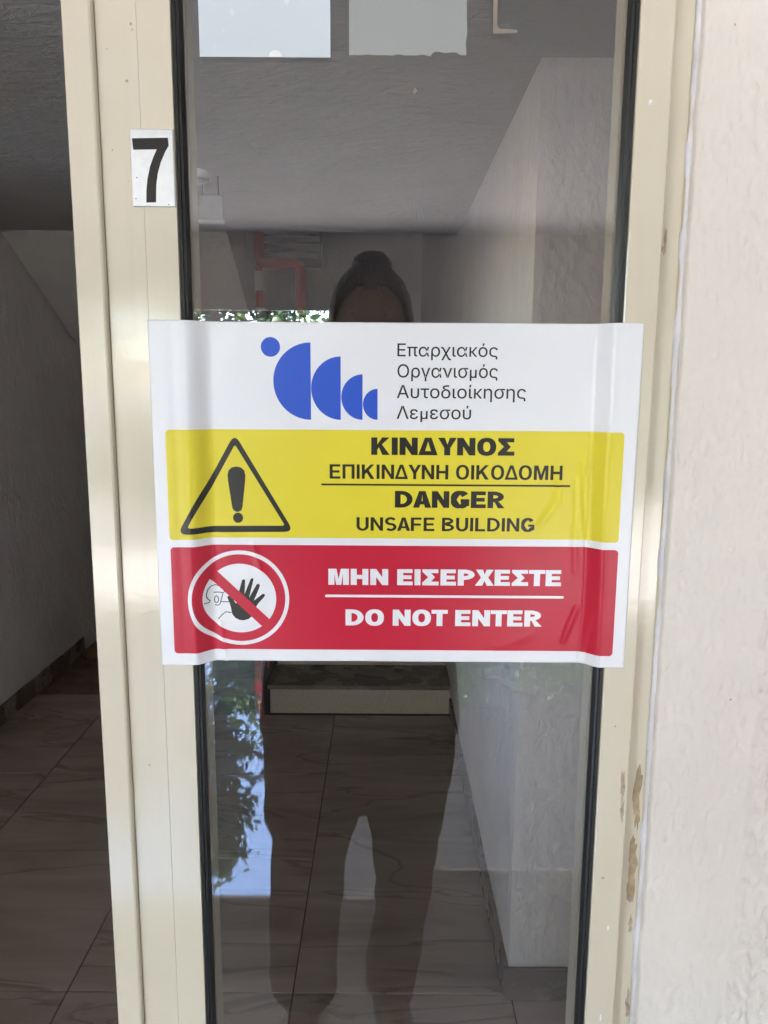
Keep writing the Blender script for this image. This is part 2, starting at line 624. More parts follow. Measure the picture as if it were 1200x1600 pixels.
# ---- ceilings
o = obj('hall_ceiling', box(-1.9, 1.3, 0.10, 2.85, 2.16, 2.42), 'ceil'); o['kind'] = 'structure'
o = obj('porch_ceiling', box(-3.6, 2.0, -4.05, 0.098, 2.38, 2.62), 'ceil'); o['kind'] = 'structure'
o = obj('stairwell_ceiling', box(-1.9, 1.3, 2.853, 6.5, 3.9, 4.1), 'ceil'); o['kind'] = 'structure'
bm = box(-3.6, 2.0, -4.085, -4.053, 1.94, 2.60); bx(bm, 0.02, 1.797, -4.082, -4.056, 1.72, 1.9395)  # second box added below the beam to block a bright strip mirrored in the glass
tag(obj('porch_beam', bm, 'porchwall'), 'low plaster edge beam of the porch seen only in reflection', 'beam')
# ---- walls
bm = box(-1.90, -1.70, 1.95, 6.3, -0.1, 3.9)
bx(bm, -1.90, -1.70, 0.203, 0.75, -0.1, 2.1597); bx(bm, -1.90, -1.70, 1.3503, 1.9497, -0.1, 2.1597)
bx(bm, -1.90, -1.70, 0.7503, 1.3497, -0.1, 1.35); bx(bm, -1.90, -1.70, 0.7503, 1.3497, 2.0, 2.1597)
tag(obj('hall_wall', bm, 'hallwall'), 'long grey plaster hall wall beside the open doorway', 'wall')
hw = thing('added_light_window', 'unseen beige framed side window added to light the hall, off to the side of the doorway', 'window', (-1.8, 1.05, 1.35))  # opening and window added out of view to let daylight into the hall
for y0_, y1_, z0_, z1_ in ((0.752, 0.79, 1.352, 1.998), (1.31, 1.348, 1.352, 1.998), (0.792, 1.308, 1.352, 1.39), (0.792, 1.308, 1.96, 1.998)):
    obj('window_frame', box(-1.83, -1.78, y0_, y1_, z0_, z1_), 'beige', hw)
obj('pane', box(-1.807, -1.803, 0.785, 1.315, 1.385, 1.965), m_clear(), hw)
tag(obj('hall_wall', box(0.315, 1.30, 1.03, 6.3, -0.1, 2.1597), 'hallwall'), 'rough pale plaster pier standing behind the glass door', 'wall')
tag(obj('hall_wall', box(0.315, 1.30, 2.86, 6.3, 2.163, 3.9), 'hallwall'), 'upper stairwell wall above the pier side', 'wall')
tag(obj('hall_wall', box(1.10, 1.30, 0.203, 1.027, -0.1, 2.1597), 'hallwall'), 'recess wall between entrance wall and pier', 'wall')
tag(obj('leak_cover_wall', box(1.303, 1.50, 0.21, 6.5, -0.1, 4.1), 'porchwall'), 'unseen wall added against sun leaks into the hall, behind the cream entrance wall', 'wall')  # added out of view, keeps sun from leaking between the wall pieces
o = obj('leak_cover_slab', box(-3.7, 2.1, -4.2, 2.69, 2.625, 2.70), 'concrete'); o['kind'] = 'structure'  # unseen slab added to cover ceiling gaps that leaked light
tag(obj('stairwell_wall', box(-1.9, 1.3, 6.303, 6.5, -0.1, 3.9), 'hallwall'), 'dark back wall of the stairwell behind the landing', 'wall')
tag(obj('stairwell_wall', box(-1.9, 1.3, 2.70, 2.847, 2.423, 3.9), 'hallwall'), 'front wall of the stairwell above the hall ceiling', 'wall')
tag(obj('porch_wall', box(-3.6, -3.4, -4.05, 0.197, -0.1, 2.3797), 'porchwall'), 'unseen plaster wall added to limit light in the porch, on the open doorway side', 'wall')  # unseen, added to close this side and limit the porch light
tag(obj('porch_wall', box(1.8, 2.0, -4.05, 0.197, -0.1, 2.3797), 'porchwall'), 'plaster side wall of the porch, beside the cream entrance wall', 'wall')
tag(obj('entrance_wall', box(-3.4, -1.02, 0.0, 0.20, -0.1, 2.3797), 'wall'), 'cream plaster entrance wall across the open doorway', 'wall')

pier = [o for o in bpy.data.objects if o.get('label', '').startswith('rough pale')][0]
def relief_face(name, m, parent, u0, u1, v0, v1, step, place, amp, sc_):
    bm = bmesh.new()
    nu = int((u1 - u0) / step); nv = int((v1 - v0) / step)
    rows = []
    for j in range(nv + 1):
        v = v0 + (v1 - v0) * j / nv
        row = []
        for i in range(nu + 1):
            u = u0 + (u1 - u0) * i / nu
            a = noise.noise((u * sc_, v * sc_ * 0.8, 1.0)) * 0.5 + noise.noise((u * sc_ * 2.3, v * sc_ * 2.0, 5.0)) * 0.3
            w = max(0, 0.25 - abs(noise.noise((u * sc_ * 0.8, v * sc_ * 0.7, 9.0)))) * 3.2
            e = min(1, (u - u0) / 0.02, (u1 - u) / 0.02, (v - v0) / 0.02, (v1 - v) / 0.02)
            row.append(bm.verts.new(place(u, v, amp * max(0, e) * (0.6 + a * 0.5 + w * 0.6))))
        rows.append(row)
    for a, b in zip(rows, rows[1:]):
        for i in range(nu): bm.faces.new((a[i], a[i + 1], b[i + 1], b[i]))
    return obj(name, bm, m, parent, smooth=True)
relief_face('plaster_coat', 'hallwall', pier, 0.3155, 0.62, 0.09, 2.156, 0.005, lambda u, v, h: (u, 1.0296 - h, v), 0.0045, 38)
relief_face('plaster_coat', 'hallwall', pier, 1.031, 2.84, 0.09, 2.156, 0.014, lambda u, v, h: (0.3147 - h, u, v), 0.005, 26)
# skirtings of pier and hall wall
sk = thing('pier_skirting', 'brown tile skirting round the foot of the pale pier', 'skirting', (0.32, 1.03, 0))
obj('front_tile', box(0.303, 1.10, 1.018, 1.029, 0.0, 0.088, 0.002, 1), 'skirt', sk)
for k in range(3):
    obj('side_tile', box(0.303, 0.3145, 1.031 + 0.55 * k, 1.031 + 0.55 * (k + 1) - 0.004, 0.0, 0.088, 0.002, 1), 'skirt', sk)
sk = thing('hall_skirting', 'brown tile skirting along the grey hall wall', 'skirting', (-1.69, 0.21, 0))
for k in range(6):
    obj('side_tile', box(-1.6995, -1.688, 0.21 + 0.55 * k, 0.21 + 0.55 * (k + 1) - 0.004, 0.0, 0.088, 0.002, 1), 'skirt', sk)

# ---- entrance wall right of the door: real relief on the front
def wall_relief(x, z):
    edge = 0.334 + 0.006 * noise.noise((z * 7, 0.3, 1.1)) + 0.003 * noise.noise((z * 38, 2.3, 0)) - max(0, (z - 1.22)) * 0.02
    k = min(1, max(0, (x - edge) / 0.004))
    upm = min(1, max(0, (z - 1.15) / 0.25))
    rough = 0.70 + k * (0.50 - 0.2 * upm)
    n1 = noise.noise((x * 150, z * 75, 0.0)) * 0.55 + noise.noise((x * 330 + 5, z * 190, 3.0)) * 0.35
    worm = (max(0, 0.32 - abs(noise.noise((x * 80 + 3, z * 44, 9.0)))) / 0.32) ** 1.7 * 0.8
    dots = max(0, noise.noise((x * 210, z * 170, 21.0)) - 0.30) * 1.4
    y = (n1 * 0.8 + worm * (0.2 + k) + dots * 0.9) * 0.0042 * rough + k * 0.0026 * (1 - 0.6 * upm)
    return y + 0.0012 * noise.noise((x * 9, z * 6, 4.0))
ew = thing('entrance_wall', 'rough cream plaster wall beside the glass door frame', 'wall', (0.9, 0.1, 0))
obj('wall_core', box(0.2480, 1.797, 0.0, 0.20, -0.1, 2.1597), 'wall', ew)
obj('lintel', box(-1.018, 1.797, 0.0, 0.097, 2.1605, 2.3797), 'wall', ew)
bm = bmesh.new()
X0, X1, Z0, Z1, DX, DZ = 0.2468, 0.46, 0.66, 2.05, 0.0016, 0.0024
nx = int((X1 - X0) / DX); nz = int((Z1 - Z0) / DZ)
rows = []
for j in range(nz + 1):
    row = []
    z = Z0 + DZ * j
    for i in range(nx + 1):
        x = X0 + DX * i
        e = 0.0012 * noise.noise((z * 16, 7, 0)) + 0.0006 * noise.noise((z * 75, 1, 0))
        if i == 0: row.append(bm.verts.new((x + e, 0.006, z)))
        else:
            t = min(1, (x - X0) / 0.004)
            row.append(bm.verts.new((x + e * max(0, 1 - i / 12), -0.004 - wall_relief(x, z) + (1 - t) ** 2 * 0.004, z)))
    rows.append(row)
for a, b in zip(rows, rows[1:]):
    for i in range(nx):
        bm.faces.new((a[i], a[i + 1], b[i + 1], b[i]))
obj('plaster_coat', bm, 'wall', ew, smooth=True)
obj('plaster_coat', box(0.4602, 1.797, -0.004, -0.0005, -0.1, 2.1597), 'wall', ew)
obj('plaster_coat', box(0.2485, 0.4598, -0.004, -0.0005, -0.1, 0.6598), 'wall', ew)
obj('plaster_coat', box(0.2485, 0.4598, -0.004, -0.0005, 2.0502, 2.1597), 'wall', ew)

# ================================================================== STAIRS
st = thing('staircase', 'dog-leg stair with terrazzo steps at the end of the hall', 'stairs', (-0.1, 2.7, 0))
for k in range(9):
    y0 = 2.70 + 0.26 * k
    s_ = obj('step', box(-0.52, 0.312, y0, y0 + 0.262 if k < 8 else 6.297, 0.0 if k < 1 else 0.14 * k - 0.1, 0.14 * (k + 1) - 0.022), 'terrazzo', st)
    obj('tread', box(-0.53, 0.312, y0 - 0.012, y0 + 0.258 if k < 8 else 6.295, 0.14 * (k + 1) - 0.021, 0.14 * (k + 1), 0.003, 1), 'skirt', s_)
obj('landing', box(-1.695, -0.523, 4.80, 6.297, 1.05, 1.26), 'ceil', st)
bm = bmesh.new()
prof = [(2.88, 2.158), (4.797, 1.05)]
topp = []
for k in range(8):
    topp += [(4.797 - 0.24 * k, 1.26 + 0.145 * k), (4.797 - 0.24 * k, 1.26 + 0.145 * (k + 1))]
topp += [(2.88, 1.26 + 0.145 * 8)]
prof = prof + topp
fa = [bm.verts.new((-1.695, y, z)) for y, z in prof]
fb = [bm.verts.new((-0.70, y, z)) for y, z in prof]
bm.faces.new(fa); bm.faces.new(fb[::-1])
for i in range(len(prof)):
    j = (i + 1) % len(prof)
    bm.faces.new((fa[i], fa[j], fb[j], fb[i]))
bmesh.ops.recalc_face_normals(bm, faces=bm.faces)
obj('flight_soffit', bm, 'hallwall', st)

rl = thing('stair_railing', 'red steel stair railing with newel post at the bottom step', 'railing', (-0.56, 2.66, 0))
obj('newel_post', box(-0.578, -0.545, 2.64, 2.675, 0.0, 1.02, 0.003, 1), 'red', rl)
b = bmesh.new(); tube(b, [(-0.56, 2.66, 1.0), (-0.56, 4.75, 2.12)], 0.02)
obj('handrail', b, 'red', rl, smooth=True)
for k in range(1, 8):
    y0 = 2.66 + 0.26 * k
    b = bmesh.new(); tube(b, [(-0.56, y0, 0.14 * k), (-0.56, y0, 1.0 + (y0 - 2.66) * 0.536)], 0.008, 8)
    obj('baluster', b, 'red', rl)

rp = thing('fire_pipe', 'red pipe with an elbow below the louvred vent', 'pipe', (-0.455, 3.6, 0.5))
b = bmesh.new(); tube(b, [(-0.675, 3.6, 3.8), (-0.675, 3.6, 2.17), (-0.668, 3.6, 2.147), (-0.645, 3.6, 2.14), (-0.49, 3.6, 2.14), (-0.462, 3.6, 2.13), (-0.455, 3.6, 2.10), (-0.455, 3.6, 0.45)], 0.028, 12)
obj('pipe_run', b, 'pipered', rp, smooth=True)
for z in (2.05, 1.86):
    b = bmesh.new(); tube(b, [(-0.68, 3.62, z - 0.05), (-0.68, 3.62, z + 0.05)], 0.034, 12)
    obj('white_sleeve', b, 'white', rp, smooth=True)
b = bmesh.new(); tube(b, [(-0.68, 3.62, 2.13), (-0.68, 3.62, 1.5)], 0.020, 12)
obj('branch_pipe', b, 'pipered', rp, smooth=True)

lv = thing('louvre_vent', 'grey metal louvre vent with horizontal slats above the stair', 'vent', (-0.66, 5.0, 2.36))
obj('vent_frame', box(-0.87, -0.455, 5.03, 5.05, 2.33, 2.62), 'dark', lv)
for k in range(4):
    z = 2.40 + 0.055 * k
    bm = box(-0.86, -0.465, -0.03, 0.012, -0.003, 0.003)
    bmesh.ops.rotate(bm, verts=bm.verts, cent=(0, 0, 0), matrix=Matrix.Rotation(R(-48), 3, 'X'))
    bmesh.ops.translate(bm, verts=bm.verts, vec=(0, 5.0, z))
    obj('slat', bm, 'white', lv)
obj('hanger', box(-0.80, -0.78, 5.03, 5.045, 2.62, 3.9), 'dark', lv)
obj('hanger', box(-0.55, -0.53, 5.03, 5.045, 2.62, 3.9), 'dark', lv)

# ceiling fittings
cf = thing('ceiling_lamp', 'small white spotlight on a round ceiling plate in the hall', 'lamp', (-0.62, 1.9, 2.16))
b = bmesh.new(); tube(b, [(-0.62, 1.9, 2.159), (-0.62, 1.9, 2.135)], [0.062, 0.058], 24)
obj('ceiling_plate', b, 'white', cf)
b = bmesh.new(); tube(b, [(-0.62, 1.9, 2.137), (-0.645, 1.9, 2.085)], 0.009, 10)
obj('arm', b, 'white', cf)
b = bmesh.new(); tube(b, [(-0.668, 1.9, 2.10), (-0.65, 1.88, 2.075), (-0.63, 1.86, 2.04)], [0.018, 0.032, 0.03], 16)
obj('lamp_head', b, 'dark', cf, smooth=True)
cf = thing('sign_box', 'hanging grey ceiling box with a pale lower edge in the hall', 'box', (-0.56, 1.95, 2.02))
obj('panel', box(-0.605, -0.525, 1.94, 1.955, 2.026, 2.10, 0.002, 1), m_plain('grey_acrylic', (0.35, 0.36, 0.36), 0.3), cf)
obj('edge_strip', box(-0.607, -0.523, 1.937, 1.958, 2.014, 2.0255, 0.002, 1), 'white', cf)
for x in (-0.59, -0.54):
    b = bmesh.new(); tube(b, [(x, 1.9475, 2.098), (x, 1.9475, 2.16)], 0.002, 6)
    obj('wire', b, 'dark', cf)

# crumpled rag under the stair
bm = bmesh.new()
bmesh.ops.create_icosphere(bm, subdivisions=3, radius=1)
for v in bm.verts:
    f = 1 + 0.45 * noise.noise(v.co * 2.3) + 0.25 * noise.noise(v.co * 5)
    v.co = Vector((v.co.x * 0.075 * f, v.co.y * 0.05 * f, max(-0.6, v.co.z) * 0.035 * f)) + Vector((-1.60, 3.42, 0.018))
tag(obj('crumpled_rag', bm, m_plain('brown_rag', (0.22, 0.13, 0.07), 0.9), smooth=True), 'small crumpled brown rag on the dusty floor by the hall wall', 'rag')

# ================================================================== DOOR
fr = thing('door_frame', 'beige aluminium door frame fixed to the cream wall', 'door frame', (0, 0.03, 0))
obj('jamb', box(0.2242, 0.2469, 0.004, 0.09, 0, 2.10, 0.001, 1), 'beige', fr)
obj('jamb', box(-1.019, -0.98, 0.0, 0.09, 0, 2.10, 0.001, 1), 'beige', fr)
obj('head', box(-1.019, 0.2465, -0.004, 0.09, 2.103, 2.157, 0.001, 1), 'beige', fr)
# stop lip on the jamb
obj('jamb_lip', box(0.2436, 0.2452, 0.0022, 0.0035, 0, 2.10, 0.001, 1), 'beige', fr)
# sealant bead, wobbling
bm = bmesh.new()
pts, rr = [], []
for k in range(560):
    z = 0.55 + k * 0.0027
    pts.append((0.2468 + 0.0011 * noise.noise((z * 18, 0, 2)), 0.0045 - 0.001 * noise.noise((z * 25, 3, 1)), z))
    rr.append(0.0034 + 0.0022 * noise.noise((z * 30, 5, 5)) + 0.0006 * noise.noise((z * 140, 5, 5)))
tube(bm, pts, rr, 8)
obj('sealant_bead', bm, 'caulk', fr, smooth=True)

dr = thing('glazed_door', 'narrow beige aluminium door leaf with dark tinted glass', 'door', (0.0, 0.02, 0.005))
SF = -0.012        # front of the stiles
# wide stile: two flush profiles with a hairline seam, and the raised meeting strip
obj('stile', box(-0.2262, -0.1942, SF, 0.034, 0.01, 2.095, 0.0002, 1), 'beige', dr)
obj('stile', box(-0.1941, -0.168, SF - 0.0002, 0.034, 0.01, 2.095, 0.0004, 2), 'beige', dr)
bm = bmesh.new()
sec = [(-0.2502, 0.030), (-0.2502, -0.0165), (-0.2492, -0.0182), (-0.2290, -0.0182), (-0.2275, -0.0172), (-0.2268, -0.0125), (-0.2268, 0.030)]
va = [bm.verts.new((x, y, 0.006)) for x, y in sec]; vb = [bm.verts.new((x, y, 2.097)) for x, y in sec]
bm.faces.new(va); bm.faces.new(vb[::-1])
for i in range(len(sec)):
    j = (i + 1) % len(sec); bm.faces.new((va[i], va[j], vb[j], vb[i]))
bmesh.ops.recalc_face_normals(bm, faces=bm.faces)
obj('meeting_strip', bm, 'beige', dr)
obj('stile', box(0.196, 0.2232, SF, 0.034, 0.01, 2.095, 0.0012, 2), 'beige', dr)
obj('rail', box(-0.1678, 0.1958, SF, 0.034, 2.03, 2.095, 0.001, 2), 'beige', dr)
obj('rail', box(-0.1678, 0.1958, SF, 0.034, 0.01, 0.14, 0.001, 2), 'beige', dr)
gp = obj('glass_pane', box(-0.172, 0.200, 0.0, 0.005, 0.1405, 2.0295), 'glass', dr)
def gasket(side):
    sg = 1 if side == 'l' else -1
    e = -0.1675 if side == 'l' else 0.1955
    sec = [(e, -0.0095), (e + sg * 0.0024, -0.0092), (e + sg * 0.0030, -0.0070), (e + sg * 0.0048, -0.0062), (e + sg * 0.0068, -0.0012), (e + sg * 0.0068, -0.0002), (e, -0.0002)]
    bm = bmesh.new()
    va = [bm.verts.new((x, y, 0.1405)) for x, y in sec]; vb = [bm.verts.new((x, y, 2.0295)) for x, y in sec]
    bm.faces.new(va); bm.faces.new(vb[::-1])
    for i in range(len(sec)):
        j = (i + 1) % len(sec); bm.faces.new((va[i], va[j], vb[j], vb[i]))
    bmesh.ops.recalc_face_normals(bm, faces=bm.faces)
    return bm
obj('gasket', gasket('l'), 'rubber', dr); obj('gasket', gasket('r'), 'rubber', dr)
# inner beads, seen through the glass
obj('glazing_bead', box(-0.167, -0.1606, 0.0055, 0.03, 0.141, 2.029), 'beige', dr)
obj('glazing_bead', box(0.1885, 0.195, 0.0055, 0.03, 0.141, 2.029), 'beige', dr)

# wear on frame and stile: chipped paint with shapes of their own
CHIPS = [0]
def chip(name, pl, y, m, parent):
    CHIPS[0] += 1
    return print_on(name, fill2d([pl]), lambda x, z: y, 0.0001 + 0.00004 * (CHIPS[0] % 7), m, parent, step=0)
JY = 0.004
STR = stile_r = [o for o in dr.children if o.name.startswith('stile')][-1]
JB = fr.children[0]
for i, (x, z, rx, rz, y, m, pr) in enumerate([
        (0.2185, 1.142, 0.0019, 0.014, SF, 'rust2', STR), (0.2193, 1.118, 0.0015, 0.010, SF, 'rust2', STR),
        (0.2372, 1.128, 0.0036, 0.024, JY, 'rust', JB), (0.2390, 1.105, 0.0020, 0.012, JY, 'rust', JB),
        (0.2370, 1.062, 0.0042, 0.022, JY, 'rust', JB), (0.2378, 1.034, 0.0036, 0.018, JY, 'rust', JB),
        (0.2392, 0.992, 0.0018, 0.009, JY, 'rust2', JB), (0.2313, 1.619, 0.0013, 0.010, JY, 'rust2', JB),
        (0.2300, 1.613, 0.0017, 0.003, JY, 'rust2', JB), (0.2415, 0.905, 0.0024, 0.016, JY, 'rust2', JB)]):
    chip('paint_chip', blob(x, z, rx, rz, i * 1.37 + 0.4, 0.45), y, m, pr)
for i, (x, z, rx, rz, y, m, pr) in enumerate([
        (0.2127, 0.999, 0.0009, 0.0026, SF, 'speck', STR), (0.2105, 0.9034, 0.001, 0.004, SF, 'speck', STR),
        (0.2071, 1.721, 0.0016, 0.0022, SF, 'speck', STR), (0.2052, 1.0505, 0.0018, 0.0012, SF, 'rust2', STR),
        (0.2085, 1.20, 0.0009, 0.0009, SF, 'rust', STR)]):
    chip('paint_speck', blob(x, z, rx, rz, i * 2.1 + 9, 0.4, 16), y, m, pr)
STL = [o for o in dr.children if o.name.startswith('stile')][0]
for i, (x, z, r) in enumerate([(-0.1985, 1.775, 0.0011), (-0.1975, 1.771, 0.0007), (-0.2036, 1.734, 0.0012), (-0.218, 1.757, 0.0006), (-0.2175, 1.683, 0.0006), (-0.206, 1.66, 0.0005), (-0.2105, 1.16, 0.0008)]):
    chip('paint_speck', blob(x, z, r, r, i * 1.9 + 30, 0.4, 12), SF, 'rust', STL)
# residue and scratches on the outside of the glass
tape_m = m_plain('tape_residue', (0.26, 0.21, 0.18), 0.6)
film_m = m_plain('glass_smear', (0.24, 0.24, 0.23), 0.6)
print_on('tape_residue', fill2d([[(0.0825, 1.84), (0.0862, 1.84), (0.0867, 1.781), (0.0885, 1.7785), (0.1025, 1.7775), (0.1022, 1.7755), (0.0835, 1.7745)]]), lambda x, z: 0.0, 0.0002, tape_m, gp, 0)
print_on('smear', fill2d([blob(0.0223, 1.732, 0.0012, 0.0020, 3.3, 0.7, 30)]), lambda x, z: 0, 0.0002, tape_m, gp, 0)
for i, (a, b) in enumerate([((0.0225, 1.652), (0.0235, 1.634)), ((0.027, 1.647), (0.0315, 1.631)), ((0.0325, 1.640), (0.0385, 1.631)), ((0.0255, 1.642), (0.0262, 1.630)), ((0.004, 1.228), (0.0015, 1.216))]):
    print_on('scratch', stroke([a, ((a[0] + b[0]) / 2 + 0.0004, (a[1] + b[1]) / 2), b], 0.00035), lambda x, z: 0, 0.0002, film_m, gp, 0)

# ================================================================== NUMBER PLATE
npl = thing('number_plate', 'small aluminium house number plate reading 7 on the beige stile', 'number plate', (-0.185, -0.014, 1.64))
obj('plate', box(-0.2022, -0.1682, -0.0152, SF - 0.0002, 1.640, 1.698, 0.0005, 1), 'steel', npl)
P7 = [(265, 355), (848, 342), (858, 470), (800, 560), (720, 730), (665, 900), (630, 1100), (615, 1375), (455, 1380), (465, 1180), (490, 1000), (540, 800), (600, 650), (660, 528), (278, 537)]
def s7(p): return (-0.2022 + (p[0] - 230) * 0.034 / 700, 1.698 - (p[1] - 205) * 0.058 / 1235)
print_on('digit', fill2d([[s7(p) for p in P7]]), lambda x, z: -0.0152, 0.0002, 'ink', npl, 0)
for (x, z) in ((318, 978), (288, 1318), (822, 1408)):
    c = s7((x, z))
    print_on('nail_hole', fill2d([circ(c[0], c[1], 0.0005, n=10)]), lambda x, z: -0.0152, 0.0002, 'ink', npl, 0)

# ================================================================== WARNING SIGN (vinyl sheet stretched from stile to stile)
def sstep(a, b, x):
    t = min(1, max(0, (x - a) / (b - a)))
    return t * t * (3 - 2 * t)
WR = [  # ridges: x0, z0, x1, z1, half width, height  (mm from x=0, z=1.4)
    (148.9, 28, 150.9, 3.7, 3.0, 0.9), (150.9, 3.7, 136.7, -18, 3.0, 0.9), (171.7, 34, 176.4, -32, 3.2, 1.0), (166, 20, 168, -60, 2.6, 0.5),
    (160.9, -123.4, 171.0, -93.8, 2.6, 1.1), (182.6, -95, 175.7, -148, 2.4, 1.2), (-145.0, -110, -140.1, -150, 2.2, 1.1),
    (-150, -24, -114.7, -37.7, 3.5, 0.6), (-114.7, -37.7, -105.7, -70, 3.5, 0.6), (-168, -75, -163, -135, 3.0, 0.9),
    (186, 60, 188, -60, 2.6, 0.6), (-158, 150, -157, 70, 5, 0.4), (-20, 152, 0, 120, 12, 0.25), (-120, 150, -130, 100, 10, 0.3), (60, 150, 80, 110, 14, 0.25),
    (-157, 60, -160, -20, 4, 0.7), (196, 150, 195, -140, 3, -0.25), (-176, 150, -174, -140, 3.5, -0.3), (105, -130, 130, -118, 6, 0.5),
]
def sign_y(x, z):
    mx, mz = x * 1000, (z - 1.4) * 1000
    wl = 1.6 * noise.noise((0, mz * 0.02, 3)); wr = 1.6 * noise.noise((2, mz * 0.022, 8))
    low = (mz + 145) / 300.0
    a = 1 - sstep(-165.5, -149 + wl + 4 * low, mx)
    b = sstep(175 + wr, 191.5, mx)
    h = -0.0124 * max(a, b) - 0.0006
    w = 0.0
    for (x0, z0, x1, z1, hw, ht) in WR:
        dx, dz = x1 - x0, z1 - z0
        t = max(0, min(1, ((mx - x0) * dx + (mz - z0) * dz) / (dx * dx + dz * dz)))
        d2 = (mx - x0 - dx * t) ** 2 + (mz - z0 - dz * t) ** 2
        if d2 < 16 * hw * hw:
            w += ht * math.exp(-d2 / (hw * hw)) * (0.35 + 0.65 * math.sin(math.pi * min(1, max(0, 0.15 + 0.7 * t))))
    w += 0.35 * (0.5 + 0.5 * noise.noise((mx * 0.012, mz * 0.01, 0))) + 0.08 * noise.noise((mx * 0.05, mz * 0.02, 6))
    if mz < -143: w += 0.5 * (1 + math.sin(mx * 0.06)) * (-143 - mz) / 6
    return h - w * 0.001

sg = thing('warning_sign', 'white vinyl danger notice with yellow and red panels taped across the glass', 'sign', (0.008, -0.012, 1.2555))
def grid_sheet(x0, x1, z0, z1, step, lift, edge=None):
    bm = bmesh.new()
    nx = int((x1 - x0) / step); nz = int((z1 - z0) / step)
    rows = []
    for j in range(nz + 1):
        z = z0 + (z1 - z0) * j / nz
        rows.append([bm.verts.new((x, sign_y(x, z) - lift, z + (edge(x) * (1 - j / nz) if edge else 0))) for x in (x0 + (x1 - x0) * i / nx for i in range(nx + 1))])
    for a, b in zip(rows, rows[1:]):
        for i in range(nx): bm.faces.new((a[i], a[i + 1], b[i + 1], b[i]))
    return bm
sheet = obj('sheet', grid_sheet(-0.1950, 0.2125, 1.2555, 1.5520, 0.0012, 0.0), 'paper', sg, smooth=True)
so = sheet.modifiers.new('thick', 'SOLIDIFY'); so.thickness = 0.00015; so.offset = -1
Z = 1.4
def mm(pts): return [(a / 1000, Z + b / 1000) for a, b in pts]
L1, L2, L3, L4 = 0.00018, 0.00032, 0.00046, 0.0006
def flat(name, polys, lift, m, step=0.0016, smooth=True):
    o_ = print_on(name, fill2d([mm(p) for p in polys]), sign_y, lift, m, sg, step)
    if smooth:
        for p in o_.data.polygons: p.use_smooth = True
    return o_
def panel(name, x0, x1, z0, z1, r, m):
    ofs = [0, 0.1, 0.4, 0.9, 1.5, 2.3, r]
    nz_ = int((z1 - z0 - 2 * r) / 1.2)
    zs = [(z0 + q, r - math.sqrt(max(0, r * r - (r - q) ** 2))) for q in ofs] + [(z0 + r + (z1 - z0 - 2 * r) * k / nz_, 0) for k in range(1, nz_)] + [(z1 - q, r - math.sqrt(max(0, r * r - (r - q) ** 2))) for q in reversed(ofs)]
    nx_ = int((x1 - x0) / 1.2)
    bm = bmesh.new()
    rows = []
    for z, ins in zs:
        row = []
        for i in range(nx_ + 1):
            x = (x0 + ins + (x1 - x0 - 2 * ins) * i / nx_) / 1000
            row.append(bm.verts.new((x, sign_y(x, Z + z / 1000) - L1, Z + z / 1000)))
        rows.append(row)
    for a, b in zip(rows, rows[1:]):
        for i in range(nx_): bm.faces.new((a[i], a[i + 1], b[i + 1], b[i]))
    obj(name, bm, m, sg, smooth=True)
panel('yellow_panel', -184, 201.5, -32.0, 62.3, 3.2, 'yellow')
panel('red_panel', -183.5, 201.8, -133.8, -38.4, 3.2, 'pred')
# logo
flat('logo_dot', [circ(-96.3, 131.4, 8.1)], L1, 'blue')
for (xf, zt, zb, xl) in ((-62.7, 135.3, 70.8, -94.4), (-37.4, 123.9, 70.9, -62.4), (-18.9, 109.2, 71.0, -36.9), (-6.1, 97.2, 71.1, -18.5)):
    flat('logo_half_disc', [circ(xf, (zt + zb) / 2, xf - xl, (zt - zb) / 2, 40, 90, 270)], L1, 'blue')
